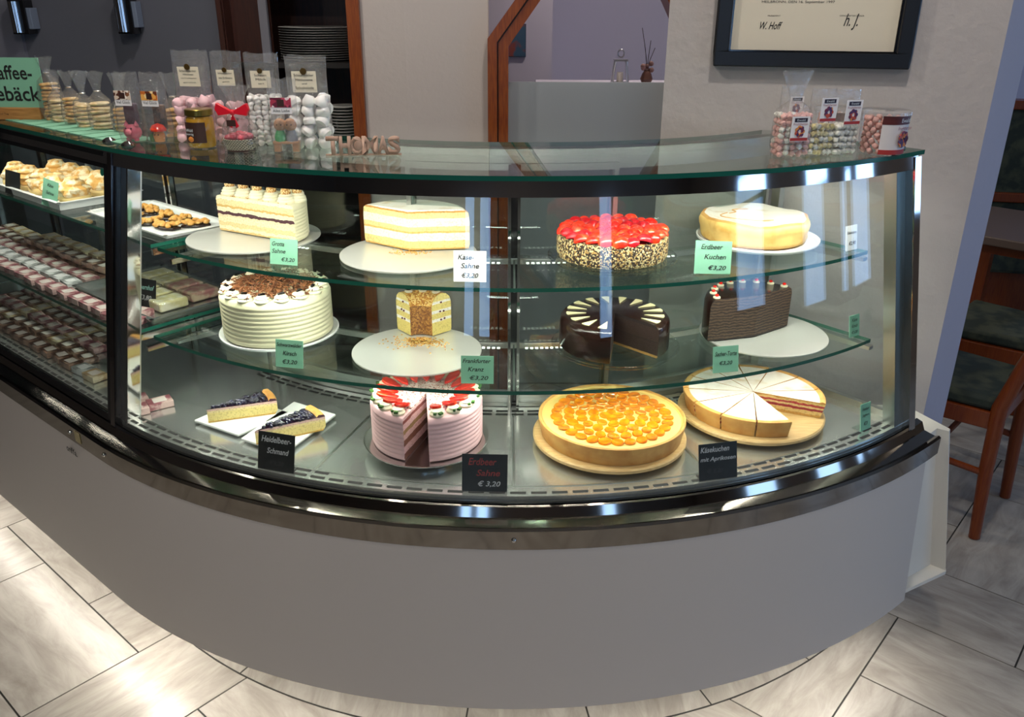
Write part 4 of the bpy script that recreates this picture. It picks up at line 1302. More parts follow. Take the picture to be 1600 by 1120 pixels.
# cookie bags
COOK = mat('butter_biscuit', 'c99a5c', .7, var=(60, 'e2c48c', .4, .65), bump=(160, .5, .001))
COOK2 = mat('pale_biscuit', 'd9bb86', .7, var=(60, 'eedbb2', .4, .65), bump=(160, .5, .001))
ckm = {}
def cookie_bag(label, px, py, w, h, nst, m, mode):
    t = thing('biscuit_bag', label, 'bag of biscuits', (px, py, ZG), random.uniform(-.3, .3))
    hb = nst * .0088 + .006
    film_bag(h, w * 1.1, w * .95, t, hb, hb + .016)
    G().lathe([(.006, 0), (.008, .0015), (.006, .003)], 12, (0, 0, hb + .017)).build('tie', mat('silver_tie', (.6, .6, .6), .3, 1.0), t)
    for k in range(nst):
        if (w, m.name) not in ckm:
            ckm[(w, m.name)] = G().lathe([(.0001, 0), (w * .42, 0), (w * .45, .003), (w * .38, .0065), (.0001, .0075)], 16, jit=.04).build('biscuit', m, t); o = ckm[(w, m.name)]
        else:
            o = ckm[(w, m.name)].copy(); COL.objects.link(o); o.parent = t
        o.location = (random.uniform(-.002, .002), random.uniform(-.002, .002), .003 + k * .0088)
        o.rotation_euler = (random.uniform(-.12, .12), random.uniform(-.12, .12), random.random())
cookie_bag('tall bag of round brown biscuits right beside the green sign', -1.150, 2.172, .048, .150, 10, COOK, 0)
cookie_bag('second biscuit bag from the green sign', -1.112, 2.128, .042, .122, 6, COOK2, 0)
cookie_bag('third biscuit bag from the green sign', -1.060, 2.090, .042, .122, 7, COOK, 0)
cookie_bag('fourth biscuit bag from the green sign', -1.006, 2.040, .044, .126, 6, COOK2, 0)
cookie_bag('fifth biscuit bag from the green sign, palest biscuits', -.950, 1.998, .048, .128, 7, COOK2, 0)
cookie_bag('sixth biscuit bag, behind the pink pig bag', -.885, 1.965, .045, .128, 6, COOK, 0)
cookie_bag('seventh biscuit bag, behind the bag with the red mushroom', -.735, 1.885, .050, .135, 7, COOK, 0)

def label_card(t, w, h, z, y, mm, lines, tilt=0, nm='label', mi=INK, x=0):
    M = Matrix.Translation((x, y, z)) @ Matrix.Rotation(R_(90 - tilt), 4, 'X')
    o = G().box((0, 0, 0), (w, h, .0008), M=M).build(nm, mm, t, smooth=0)
    for ln in lines:
        tx, cx, cy, tw, th = ln[:5]
        lettering('print', tx, tw * w, th * h, ln[5] if len(ln) > 5 else mi, t, M @ Matrix.Translation(((cx - .5) * w, (cy - .5) * h, .0008)))
    return M
CRLAB = mat('cream_label', 'e6dcc4', .6)
WLAB = mat('white_label', 'e9e4e4', .5)
BRN = mat('dark_brown_print', '3a2018', .5)
# lucky charm bags
def lucky_bag(label, x, y, pic, mk):
    t = thing('gift_bag', label, 'bag of sweets', (x, y, ZG), R_(-8))
    film_bag(.140, .058, .036, t, .085, None)
    M = label_card(t, .036, .030, .090, -.0185, WLAB, [('Viel Glück', .5, .24, .84, .2)])
    G().box((0, .006, .0006), (.036, .018, .0006), M=M).build('label_picture', pic, t, smooth=0)
    G().box((0, .005, .0011), (.012, .012, .0004), M=M).build('label_logo', BRN, t, smooth=0)
    mk(t)
PIG = mat('pink_marzipan', 'c4566a', .5)
def pig(t):
    G().box((0, .004, .056), (.030, .012, .045)).build('chocolate_pieces', mat('purple_brown_filling', '4a2434', .4), t, bevel=.004)
    b = G().ball((0, -.002, .020), .019, 12, (1, .8, .85)).build('marzipan_pig', PIG, t)
    G().ball((0, -.018, .022), .0075, 8, (1, .6, .8)).build('snout', mat('light_marzipan', 'd97a86', .5), b)
    for sx in (-1, 1):
        G().lathe([(.006, 0), (.0001, .011)], 8, (sx * .011, -.004, .033)).build('ear', PIG, b)
        G().ball((sx * .006, -.0165, .029), .0016, 6).build('eye', INK, b)
        G().cyl((sx * .009, -.006, .0022), .005, .006, 10).build('foot', PIG, b)
lucky_bag('gift bag holding a pink marzipan pig', -.805, 1.823, mat('nut_picture', '6a4030', .5, vor=(150, ['d8c4b0', '5a2e20', '8a5a3c', 'efe2d4'], .1)), pig)
def mushroom(t):
    G().box((.004, .004, .052), (.028, .010, .050)).build('sweets', mat('brown_sweets', '6a5040', .4, var=(60, '2a1c18', .45, .55)), t, bevel=.004)
    b = G().lathe([(.0001, 0), (.010, 0), (.012, .012), (.009, .022), (.0001, .022)], 16, (0, -.003, .002)).build('marzipan_figure', mat('orange_marzipan', 'cf8a4e', .5), t)
    G().lathe([(.0001, -.002), (.016, 0), (.017, .004), (.012, .012), (.0001, .016)], 18, (0, -.003, .024)).build('red_cap', RED, b)
    G().ball((-.014, -.006, .010), .008, 8, (.8, .6, 1.2)).build('clover', GREENL, b)
    for sx in (-1, 1): G().ball((sx * .004, -.0135, .017), .0014, 6).build('eye', INK, b)
lucky_bag('gift bag holding a figure with a red mushroom cap', -.745, 1.812, mat('orange_picture', 'd88a3c', .5, vor=(120, ['e8a850', 'c86a28', 'f4d8a0', '6a3018'], .1)), mushroom)

# marshmallow bags
def mallow_bag(label, x, y, w, h, fill, m, rad, lines, rz=0, badge=True):
    t = thing('meringue_bag', label, 'bag of meringues', (x, y, ZG), rz)
    film_bag(h, w, w * .62, t, fill, None)
    src = None; c = 0
    zz = rad * .8
    while zz < fill:
        nx = max(2, round(w * .96 / (rad * 1.9))); ny = max(1, round(w * .5 / (rad * 1.9)))
        for ix in range(nx):
            for iy in range(ny):
                p = ((ix - (nx - 1) / 2) * (w - rad * 1.5) / max(1, nx - 1) * .93 + random.uniform(-.3, .3) * rad, (iy - (ny - 1) / 2) * rad * 1.9 - rad * .2, zz + random.uniform(-.25, .25) * rad)
                if src is None:
                    src = G().lathe([(.0001, -rad * .62), (rad * .8, -rad * .58), (rad, -rad * .1), (rad * .84, rad * .3), (rad * .45, rad * .68), (rad * .12, rad * 1.05), (.0001, rad * 1.1)], 14, jit=.04).build('meringue_drop', m, t); o = src
                else:
                    o = src.copy(); COL.objects.link(o)
                o.location = p; o.rotation_euler = (random.uniform(-1.2, 1.2), random.uniform(-1.2, 1.2), random.random() * 6); c += 1
        zz += rad * 1.3
    M = label_card(t, w * .56, w * .47, h * .725, -w * .20, CRLAB, lines, tilt=-4, x=-w * .02 if rz >= 0 else w * .02)
    G().cyl((0, w * .235, .0008), w * .075, .0015, 18, M=M).build('gold_seal', mat('gold_seal', '6a5228', .35, .7), t)
PMER = mat('pink_meringue', 'e6bcc2', .6, sss=.05)
WMER = mat('white_meringue', 'e8e6e2', .6, sss=.05)
L1 = [('Schaumzucker', .5, .80, .8, .12), ('Himbeer', .5, .62, .5, .1), ('mit Fruchtpulver', .5, .42, .75, .09), ('gerührt', .5, .2, .6, .07)]
mallow_bag('tall clear bag of pink meringue drops behind the honey jar', -.669, 1.835, .082, .182, .098, PMER, .0135, L1, R_(-8))
mallow_bag('clear bag of pale pink meringues behind the red bow', -.586, 1.806, .066, .182, .088, PMER, .0125, [('Schaumzucker', .5, .8, .8, .12), ('mit Erdbeere', .5, .5, .75, .14), ('gefüllt', .5, .25, .4, .1)], R_(-4))
mallow_bag('clear bag of small white meringue drops right of the red bow', -.510, 1.792, .070, .180, .098, WMER, .0075, [('Schaum', .5, .75, .6, .14), ('Milch', .5, .5, .5, .14), ('zart', .5, .25, .3, .08)], R_(5))
mallow_bag('clear bag of large white meringues left of the wooden letters', -.415, 1.768, .086, .177, .108, WMER, .0150, [('Schaumzucker', .5, .82, .8, .12), ('Milchcreme', .5, .6, .7, .12), ('und', .5, .42, .2, .08), ('Schokolade', .5, .22, .75, .14)], R_(2))

# honey jar
t = thing('honey_jar', 'glass jar of golden honey with gold lid and dark label', 'jar', (-.635, 1.751, ZG), R_(-6))
G().lathe([(.0001, .002), (.0255, .002), (.027, .005), (.027, .056), (.024, .062), (.0001, .062)], 32).build('honey', mat('honey', 'b88a28', .15, coat=.5), t)
G().lathe([(.0001, 0), (.027, 0), (.029, .003), (.029, .057), (.0255, .0635), (.0255, .068)], 32).build('glass_body', FILM2, t)
G().lathe([(.0255, .064), (.0275, .064), (.0275, .0745), (.026, .076), (.0001, .076)], 32).build('lid', mat('gold_lid', '8f7a3a', .3, .9), t)
g = G(); g.sweep([(.0293, .012), (.0298, .012), (.0298, .052), (.0293, .052)], lambda r, a, z: (r * math.sin(a), -r * math.cos(a), z), [-.85 + i * .2 for i in range(9)])
g.build('label', BRN, t)
lettering('print', 'Wald', .016, .006, WHITEC, t, Matrix.Translation((-.01, -.0300, .037)) @ Matrix.Rotation(R_(-14), 4, 'Z') @ M0)
lettering('print', 'honig', .018, .006, WHITEC, t, Matrix.Translation((-.01, -.0300, .029)) @ Matrix.Rotation(R_(-14), 4, 'Z') @ M0)
G().ball((-.008, -.0275, .019), .0075, 8, (1, .35, .8)).build('label_fruit', mat('orange_print', 'c8782c', .5), t)

# basket of pink eggs with a red bow
t = thing('sweet_basket', 'small woven basket of pink sweets wrapped with a red bow', 'gift basket', (-.545, 1.713, ZG), R_(-4))
def weave():
    m = mat('woven_white_brown', 'd8cdb8', .6)
    nt = m.node_tree; b = nt.nodes['Principled BSDF']
    tc = nt.nodes.new('ShaderNodeTexCoord'); ck = nt.nodes.new('ShaderNodeTexBrick')
    ck.inputs['Scale'].default_value = 90; ck.inputs['Color1'].default_value = rgb('d8cdb8'); ck.inputs['Color2'].default_value = rgb('c8bca4'); ck.inputs['Mortar'].default_value = rgb('1c1210'); ck.inputs['Mortar Size'].default_value = .06
    at = nt.nodes.new('ShaderNodeAttribute')
    sx = nt.nodes.new('ShaderNodeSeparateXYZ'); cb = nt.nodes.new('ShaderNodeCombineXYZ')
    nt.links.new(tc.outputs['Object'], sx.inputs[0]); nt.links.new(sx.outputs['X'], cb.inputs[0]); nt.links.new(sx.outputs['Z'], cb.inputs[1])
    nt.links.new(cb.outputs[0], ck.inputs['Vector']); nt.links.new(ck.outputs[0], b.inputs['Base Color'])
    return m
G().lathe([(.0001, 0), (.027, 0), (.033, .024), (.031, .024), (.026, .003), (.0001, .003)], 28).build('basket', weave(), t)
G().lathe([(.026, 0), (.0275, 0), (.028, .004), (.0265, .004)], 28).build('basket_rim', BRN, t)
eg = None
for i in range(13):
    a = i * 2.4; r = .006 * math.sqrt(i)
    p = (r * math.cos(a), r * math.sin(a), .024 + .006 * (1 - r / .022) + .002)
    if eg is None: eg = G().ball((0, 0, 0), .0078, 8, (1.2, .95, .85)).build('pink_sweet', mat('pink_candy', 'cf4658', .4, var=(90, 'e08a90', .5, .7)), t); o = eg
    else: o = eg.copy(); COL.objects.link(o)
    o.location = p; o.rotation_euler = (0, 0, a)
film_bag(.125, .068, .05, t, .05, .078)
bow = G()
for sx in (-1, 1):
    bow.prism([(0, .078), (sx * .030, .094), (sx * .034, .082), (sx * .028, .070), (0, .074)], -.028, -.018, Matrix(((1, 0, 0, 0), (0, 0, 1, 0), (0, 1, 0, 0), (0, 0, 0, 1))))
    bow.prism([(0, .074), (sx * .010, .050), (sx * .004, .046), (-sx * .002, .072)], -.026, -.022, Matrix(((1, 0, 0, 0), (0, 0, 1, 0), (0, 1, 0, 0), (0, 0, 0, 1))))
bw = bow.build('red_bow', mat('red_ribbon', 'd8182c', .3), t, bevel=.001)
G().ball((0, -.024, .076), .006, 8).build('bow_knot', mat('red_ribbon', 'd8182c', .3), bw)
G().box((-.004, -.027, .056), (.018, .001, .012)).build('label', BRN, t, smooth=0)

# marzipan couple in a bag
t = thing('gift_bag', 'gift bag with two small figures on a bench, pink berry label', 'bag of sweets', (-.449, 1.700, ZG), R_(2))
film_bag(.140, .056, .04, t, .07, None)
M = label_card(t, .040, .030, .090, -.021, WLAB, [('Alles Liebe', .5, .2, .8, .18)])
G().box((0, .006, .0006), (.040, .018, .0006), M=M).build('label_picture', mat('berry_picture', '8a2a40', .5, vor=(140, ['a83048', '6a1c34', 'e8d0d4', 'c04860'], .1)), t, smooth=0)
G().box((0, .005, .0011), (.013, .013, .0004), M=M).build('label_logo', BRN, t, smooth=0)
MZ = mat('beige_marzipan', 'b98a68', .5)
for sx, bm_ in ((-1, mat('green_foil', '4a9a62', .3)), (1, mat('grey_foil', '8a8a90', .3))):
    b = G().lathe([(.0001, 0), (.011, 0), (.012, .012), (.007, .024), (.0001, .025)], 14, (sx * .011, 0, .018)).build('figure_body', bm_, t)
    h_ = G().ball((sx * .010, -.001, .052), .0125, 10, (1, .9, 1)).build('figure_head', MZ, t)
    for q in (-1, 1): G().ball((sx * .010 + q * .004, -.0118, .053), .0013, 6).build('eye', INK, h_)
G().box((0, 0, .0185), (.05, .022, .005)).build('bench_seat', MZ, t, smooth=0, bevel=.001)
for sx in (-1, 1): G().box((sx * .018, 0, .0085), (.012, .018, .016)).build('bench_leg', MZ, t, smooth=0, bevel=.001)

# wooden letters
t = thing('wooden_letter_sign', 'row of joined pale wooden capital letters standing on the glass', 'letter sign', (-.291, 1.662, ZG), R_(5))
LW = mat('beech_plywood', 'b08f7c', .6, var=(30, 'a07f6c', .4, .6))
x = -.071
for ch, w in (('T', .026), ('H', .023), ('O', .024), ('M', .031), ('A', .022), ('S', .024)):
    lettering('letter', ch, w, .035, LW, t, Matrix.Translation((x + w / 2, .004, .0185)) @ M0, extrude=.009, bold=.045)
    x += w - .0015
g = G(); g.box((0, 0, .0012), (.146, .009, .0024)); g.build('letter_base', LW, t, smooth=0)
G().ball((-.0095, -.0045, .0185), .0085, 10, (1, .2, 1.2)).build('letter_heart', LW, t)

# right: bags and tubs
def picture_label(t, w, h, M):
    G().box((0, h * .36, .0006), (w * .72, h * .16, .0005), M=M).build('label_banner', mat('navy_brown_print', '2a1c2c', .5), t, smooth=0)
    lettering('print', 'Ewald', w * .45, h * .08, WHITEC, t, M @ Matrix.Translation((0, h * .36, .0012)))
    lettering('print', 'Fruchtherzen', w * .8, h * .09, mat('crimson_print', '8a2034', .5), t, M @ Matrix.Translation((0, h * .2, .0010)))
    g = G()
    for k in range(7):
        a = k * .9
        g.cyl((w * .18 * math.cos(a), -h * .1 + h * .16 * math.sin(a), .0006), w * .11, .0004 + k * .0001, 12, M=M)
    g.build('label_fruit', mat('fruit_print', 'a04a34', .5, vor=(160, ['b84a30', '6a2440', 'd8883c', '4a2a5a'], .1)), t)
    G().box((0, -h * .42, .0006), (w * .98, h * .12, .0005), M=M).build('label_stripe', mat('red_stripe', 'a8302c', .5), t, smooth=0)
SOFT = {'p': mat('pink_soft_candy', 'd9a8a0', .5), 'w': mat('white_soft_candy', 'dcdad0', .5), 'y': mat('yellow_soft_candy', 'd8c890', .5)}
def candy_bag(label, x, y, w, h, fill, kinds, rz, lz, neck=None, lw=.62):
    t = thing('candy_bag', label, 'bag of sweets', (x, y, ZG), rz)
    film_bag(h, w, w * .62, t, fill, neck)
    srcs = {}
    zz = .008
    while zz < fill * .95:
        for ix in range(5):
            for iy in range(3):
                kd = random.choice(kinds)
                p = ((ix - 2) * w * .185 + random.uniform(-.001, .001), (iy - 1) * w * .17, zz + random.uniform(-.002, .002))
                if kd not in srcs: srcs[kd] = G().box((0, 0, 0), (.0095, .0095, .0095)).build('candy_piece', SOFT[kd], t, bevel=.0025); o = srcs[kd]
                else: o = srcs[kd].copy(); COL.objects.link(o)
                o.location = p; o.rotation_euler = (random.random(), random.random(), random.random())
        zz += .0115
    M = Matrix.Translation((w * .05, -w * .325, lz)) @ Matrix.Rotation(R_(92), 4, 'X')
    G().box((0, 0, 0), (w * lw, w * lw * 1.25, .0008), M=M).build('label', WLAB, t, smooth=0)
    picture_label(t, w * lw, w * lw * 1.25, M)
candy_bag('foremost candy bag with gathered top, pink cubes, right end', .540, 1.672, .074, .158, .090, 'pppw', R_(12), .055, .105, .5)
candy_bag('candy bag behind the foremost one at the right end', .556, 1.745, .050, .125, .070, 'pw', R_(14), .088, None, .6)
candy_bag('middle candy bag with pale yellow cubes, right end', .600, 1.690, .056, .124, .062, 'yyw', R_(16), .088, None, .64)
candy_bag('rightmost candy bag with white pieces, beside the tubs', .652, 1.702, .056, .122, .058, 'ww', R_(18), .082, None, .66)
def tub(label, x, y, r, h, rz):
    t = thing('candy_tub', label, 'tub of sweets', (x, y, ZG), rz)
    src = None
    for k in range(7):
        for i in range(11):
            a = 2 * PI * i / 11 + k * .3
            p = ((r - .009) * math.cos(a), (r - .009) * math.sin(a), .008 + k * (h - .014) / 7)
            if src is None: src = G().box((0, 0, 0), (.011, .011, .010)).build('candy_piece', SOFT['p'], t, bevel=.003); o = src
            else: o = src.copy(); COL.objects.link(o)
            o.location = p; o.rotation_euler = (random.random(), random.random(), random.random())
    G().lathe([(.0001, 0), (r - .003, 0), (r, .002), (r + .003, h)], 40).build('clear_wall', FILM2, t)
    G().lathe([(r + .003, h - .006), (r + .006, h - .006), (r + .006, h), (r + .003, h + .002), (.0001, h + .002)], 40).build('lid', clear('lid_plastic', (.92, .92, .92), .06, .1, .25, (.85, .85, .85)), t)
    pth = lambda rr, a, z: (rr * math.sin(a), -rr * math.cos(a), z)
    AA = [-.75 + i * .15 for i in range(13)]
    for nm, z0, z1, mm, off in (('label', .004, h - .006, mat('label_white_gloss', 'd8d2d2', .3), 0), ('label_banner', h - .022, h - .006, mat('maroon_print', '54201c', .4), .0004), ('label_stripe', .004, .013, MATS['red_stripe'], .0004)):
        k0, k1 = z0 / h * .003, z1 / h * .003
        G().sweep([(r + .0006 + off + k0, z0), (r + .0012 + off + k0, z0), (r + .0012 + off + k1, z1), (r + .0006 + off + k1, z1)], pth, AA).build(nm, mm, t)
    M = Matrix.Translation((.014 * r / .045, -(r + .0035), h * .5)) @ Matrix.Rotation(R_(18), 4, 'Z') @ M0
    lettering('print', 'Ewald', .026, .007, WHITEC, t, Matrix.Translation((.012, -(r + .0038), h - .014)) @ Matrix.Rotation(R_(18), 4, 'Z') @ M0)
    lettering('print', 'Fruchtherzen', .042, .007, mat('crimson_print', '8a2034', .5), t, M @ Matrix.Translation((0, .013, 0)))
    g = G()
    for k in range(8):
        a = k * .9
        g.cyl((.009 * math.cos(a), -.008 + .010 * math.sin(a), -.001), .0065, .0015, 12, M=M)
    g.build('label_fruit', MATS['fruit_print'], t)
tub('tub of fruit sweets at the right end of the counter, front', .735, 1.712, .042, .083, R_(16))
tub('tub of fruit sweets half hidden behind the candy bags', .662, 1.785, .036, .080, R_(10))

# ================================================================== WALL AND BACKGROUND
# certificate
ax = Vector((WD.x, WD.y, 0)); nrm = Vector((WD.y, -WD.x, 0))
c0 = Vector((.470, 2.077, 1.42)); 
t = thing('framed_certificate', 'black framed certificate hanging on the roughcast wall', 'framed certificate', (c0.x + ax.x * .21, c0.y + ax.y * .21, 1.42), math.atan2(WD.y, WD.x))
Wf, Hf, bd = .425, .62, .032
g = G()
for (x0, x1, z0_, z1_) in ((-Wf / 2, Wf / 2, 0, bd), (-Wf / 2, Wf / 2, Hf - bd, Hf), (-Wf / 2, -Wf / 2 + bd, bd, Hf - bd), (Wf / 2 - bd, Wf / 2, bd, Hf - bd)):
    g.box(((x0 + x1) / 2, -.014, (z0_ + z1_) / 2), (x1 - x0, .026, z1_ - z0_))
g.build('frame', mat('black_frame', '14161b', .35), t, smooth=0, bevel=.003)
G().box((0, -.006, Hf / 2), (Wf - bd, .004, Hf - bd)).build('paper', mat('certificate_paper', 'cfc6b4', .7), t, smooth=0)
g = G()
for (x0, x1, z0_, z1_) in ((-Wf / 2 + bd, Wf / 2 - bd, bd, bd + .004), (-Wf / 2 + bd, -Wf / 2 + bd + .004, bd, Hf - bd), (Wf / 2 - bd - .004, Wf / 2 - bd, bd, Hf - bd)):
    g.box(((x0 + x1) / 2, -.011, (z0_ + z1_) / 2), (x1 - x0, .006, z1_ - z0_))
g.build('inner_edge', BLACK, t, smooth=0)
for tx, x, z_, w, h in (('HANDWERKSKAMMER HEILBRONN', -.035, .158, .172, .011), ('HEILBRONN, DEN 16. September 1997', -.040, .137, .156, .0065), ('PRÄSIDENT', -.088, .109, .028, .0035), ('GESCHÄFTSFÜHRER', .078, .110, .052, .0035)):
    lettering('print', tx, w, h, mat('grey_print', '2a2826', .7), t, Matrix.Translation((x, -.0085, z_)) @ M0)
lettering('signature', 'W. Hoff', .048, .016, INK, t, Matrix.Translation((-.092, -.0086, .088)) @ M0, shear=.4, bold=.01)
lettering('signature', 'h. J.', .030, .034, INK, t, Matrix.Translation((.078, -.0086, .097)) @ M0, shear=.4, bold=.004)

# plate niche
struct(G().box((-.815, YB + .55, CEIL / 2), (.60, .04, CEIL)).build('wall_niche_back', DKWOOD, smooth=0))
nb = thing('plate_cupboard', 'open dark wood cupboard full of stacked plates behind the left counter', 'cupboard', (-.82, YB + .25, 0))
G().box((-.245, 0, CEIL / 2), (.02, .5, CEIL - .002)).build('side_panel', DKWOOD, nb, smooth=0)
G().box((.250, 0, CEIL / 2), (.02, .5, CEIL - .002)).build('side_panel', DKWOOD, nb, smooth=0)
G().box((-.105, -.20, CEIL / 2), (.030, .02, CEIL - .002)).build('upright', mat('grey_upright', '6a6870', .5), nb, smooth=0)
G().box((-.165, -.16, CEIL / 2), (.15, .016, CEIL - .002)).build('inner_panel', DKWOOD, nb, smooth=0)
for z in (.55, .80, 1.05, 1.335, 1.72):
    G().box((.0, .0, z), (.47, .46, .018)).build('shelf_board', mat('black_brown', '120c0a', .5), nb, smooth=0)
G().box((.238, -.262, CEIL / 2), (.046, .028, CEIL - .002)).build('door_casing', ORWOOD, nb, smooth=0)
G().box((-.247, -.258, CEIL / 2), (.018, .024, CEIL - .002)).build('door_casing', DKWOOD, nb, smooth=0)
PLT = mat('stacked_plate_white', 'd2d0cc', .25)
pl = None
for i in range(14):
    if pl is None:
        pl = G().lathe([(.0001, 0), (.08, 0), (.145, .006), (.146, .0075), (.08, .003), (.0001, .003)], 40).build('dinner_plate', PLT); o = pl
    else: o = pl.copy(); COL.objects.link(o)
    o.location = (-.765, YB + .20, 1.345 + i * .0088)
    tag(o, 'white dinner plate in the tall stack in the dark cupboard', 'plate', 'dinner plates stacked in the cupboard')
pl = None
for i in range(11):
    if pl is None:
        pl = G().lathe([(.0001, 0), (.035, 0), (.062, .006), (.063, .0085), (.035, .003), (.0001, .003)], 28).build('saucer', mat('saucer_white', 'dcdad6', .25)); o = pl
    else: o = pl.copy(); COL.objects.link(o)
    o.location = (-.665, YB + .10, 1.06 + i * .0115)
    tag(o, 'small white saucer in the low stack behind the meringue bags', 'saucer', 'saucers stacked in the cupboard')
c = thing('coffee_cup', 'white cup beside the small saucer stack in the cupboard', 'cup', (-.745, YB + .10, 1.0598))
G().lathe([(.0001, 0), (.022, 0), (.033, .03), (.035, .09), (.033, .09), (.030, .03), (.0001, .004)], 24).build('cup_body', MATS['saucer_white'], c)
G().tube([(.033, 0, .07), (.052, 0, .065), (.052, 0, .035), (.032, 0, .028)], .004).build('handle', MATS['saucer_white'], c)

# wall devices on the dark wall
def sconce(label, x, z, w, h):
    t = thing('wall_lamp', label, 'wall lamp', (x, YB - (.022 if x < -1.8 else .002), z))
    G().box((0, -.03, 0), (w, .06, h)).build('back_box', BLACK, t, smooth=0, bevel=.003)
    G().lathe([(.0001, -h * .45), (.018, -h * .45), (.018, h * .45), (.0001, h * .45)], 20, (-w * .12, -.062, 0)).build('chrome_tube', CHROME, t)
    G().box((w * .62, -.03, -.005), (w * .26, .05, h * .62)).build('side_glass', mat('blue_grey_panel', '6a7486', .3), t, smooth=0, bevel=.002)
sconce('small black and chrome wall lamp at the far left', -1.775, 1.50, .06, .115)
sconce('black and chrome wall lamp above the biscuit bags', -1.395, 1.515, .06, .14)

# behind the arch
sb = thing('sideboard', 'white ledge in the dining room behind the frosted glass', 'sideboard', (.45, 3.85, 0))
G().box((0, 0, 1.215), (.7, .30, .04)).build('top_board', ROOMW, sb, smooth=0)
G().box((0, 0, .5975), (.66, .26, 1.195)).build('body', ROOMW, sb, smooth=0)
t = thing('lantern', 'silver metal lantern with ring handle behind the frosted glass', 'lantern', (.463, 3.83, 1.2352))
LM = mat('lantern_metal', (.5, .48, .5), .3, .9)
for sx in (-1, 1):
    for sy in (-1, 1):
        G().tube([(sx * .034, sy * .03, 0), (sx * .024, sy * .02, .092)], .0035, 6).build('leg', LM, t)
G().box((0, 0, .095), (.058, .05, .008)).build('roof_plate', LM, t, smooth=0)
G().box((0, 0, .003), (.075, .065, .006)).build('base_plate', LM, t, smooth=0)
G().tube([(.014 * math.cos(a / 12 * 2 * PI), 0, .122 + .016 * math.sin(a / 12 * 2 * PI)) for a in range(13)], .003, 6).build('ring_handle', LM, t)
G().cyl((0, 0, .006), .014, .04, 14).build('candle', mat('candle_wax', 'd8d0c4', .6), t)
t = thing('flower_vase', 'small dark vase with dried twigs beside the lantern', 'vase', (.578, 3.83, 1.2352))
G().lathe([(.0001, 0), (.020, 0), (.028, .018), (.020, .04), (.010, .055), (.012, .062), (.009, .062), (.0001, .05)], 20).build('vase_body', mat('brown_vase', '5a3a30', .3), t)
for k, (dx, h) in enumerate(((-.03, .17), (.01, .12), (.03, .09), (-.015, .10))):
    G().tube([(0, 0, .055), (dx * .4, 0, .055 + h * .5), (dx, .004, .055 + h)], .0015, 5).build('twig', DKWOOD, t)
for k in range(6):
    G().ball((random.uniform(-.022, .022), random.uniform(-.01, .01), .055 + random.uniform(0, .03)), .011, 7).build('dried_flower', mat('dried_pink', '8a6660', .8), t)
pc = thing('wall_picture', 'small blue and red painting on the lilac wall seen through the arch', 'picture', (.014, 4.492, 1.383))
G().box((0, 0, 0), (.091, .014, .149)).build('canvas', mat('painting_blue', '39566e', .6, var=(9, '8a4038', .55, .62)), pc, smooth=0)
G().box((0, .002, 0), (.097, .010, .155)).build('frame', mat('picture_frame', '2c3a4a', .5), pc, smooth=0)

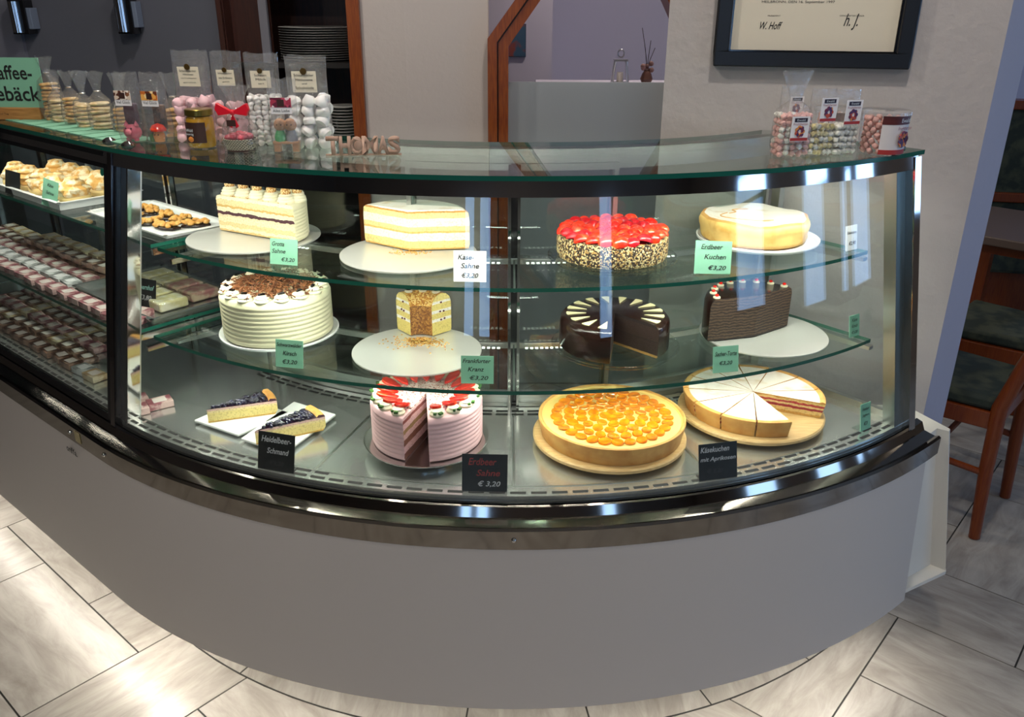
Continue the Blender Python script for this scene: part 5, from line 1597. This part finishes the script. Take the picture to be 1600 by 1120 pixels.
# chairs, table and bench on the right
UPH = mat('green_upholstery', '26302a', .8, var=(14, '454a3a', .45, .6))
UPH2 = mat('green_upholstery_pattern', '353b33', .8, var=(12, '6d6a52', .5, .62))
def chair(label, cx, cy, rz):
    t = thing('dining_chair', label, 'chair', (cx, cy, 0), rz)
    # local: +y is the seat front, back at -y
    G().prism([(-.17, -.17), (.17, -.17), (.20, .20), (-.20, .20)], .375, .43).build('seat_frame', CHWOOD, t, smooth=0, bevel=.004)
    G().prism([(-.165, -.16), (.165, -.16), (.195, .205), (-.195, .205)], .43, .475).build('seat_cushion', UPH, t, bevel=.014)
    for sx in (-1, 1):
        G().tube([(sx * .165, -.185, .003), (sx * .165, -.17, .25), (sx * .165, -.165, .45), (sx * .165, -.225, .70), (sx * .165, -.30, .92)], [.017, .021, .023, .020, .016], 10).build('leg', CHWOOD, t)
        G().tube([(sx * .18, .185, .003), (sx * .18, .175, .40)], [.015, .021], 10).build('leg', CHWOOD, t)
        G().tube([(sx * .168, -.17, .23), (sx * .178, .175, .25)], .011, 8).build('stretcher', CHWOOD, t)
    G().tube([(-.168, 0, .24), (.168, 0, .24)], .010, 8).build('stretcher', CHWOOD, t)
    M = Matrix.Translation((0, -.225, .69)) @ Matrix.Rotation(R_(16), 4, 'X')
    G().box((0, 0, 0), (.30, .045, .34), M=M).build('backrest', UPH2, t, bevel=.015)
    G().tube([(-.165, -.297, .91), (0, -.31, .925), (.165, -.297, .91)], .018, 8).build('top_rail', CHWOOD, t)
    return t
d = Vector((1.668 - 1.466, 2.442 - 2.228)); ang = math.atan2(d.y, d.x)
# rear legs at the two measured feet; seat extends to the left, behind the wall edge
n_ = Vector((-d.y, d.x)).normalized()
mid = Vector((1.466, 2.228)) + d.normalized() * .165 + n_ * .185
chair('orange wood chair with dark green seat just right of the white wall edge', mid.x, mid.y, ang)
chair('orange wood chair farther back at the right picture edge', mid.x + .42, mid.y + .43, ang)
tb = thing('dining_table', 'wooden dining table behind the chairs at the right edge', 'table', (2.12, 3.40, 0), .78)
G().box((0, 0, .70), (.6, .5, .035)).build('tabletop', mat('table_wood_grey', '6a5a52', .35), tb, smooth=0, bevel=.005)
G().box((0, 0, .66), (.50, .4, .04)).build('apron', CHWOOD, tb, smooth=0)
for sx in (-1, 1):
    for sy in (-1, 1):
        G().box((sx * .24, sy * .19, .322), (.05, .05, .638)).build('leg', CHWOOD, tb, smooth=0)
bn = thing('upholstered_bench', 'high-backed dark green bench with orange wood rails, right background', 'bench', (2.75, 4.35, 0), R_(-12))
G().box((0, .10, .62), (1.7, .08, .9)).build('back_cushion', UPH, bn, smooth=0, bevel=.02)
G().box((0, .08, 1.09), (1.76, .12, .045)).build('top_rail', CHWOOD, bn, smooth=0, bevel=.006)
G().box((0, .045, .62), (1.74, .03, .05)).build('middle_rail', CHWOOD, bn, smooth=0, bevel=.006)
G().box((0, -.20, .40), (1.7, .50, .12)).build('seat_cushion', UPH, bn, smooth=0, bevel=.02)
G().box((0, -.18, .17), (1.68, .46, .335)).build('bench_base', CHWOOD, bn, smooth=0)
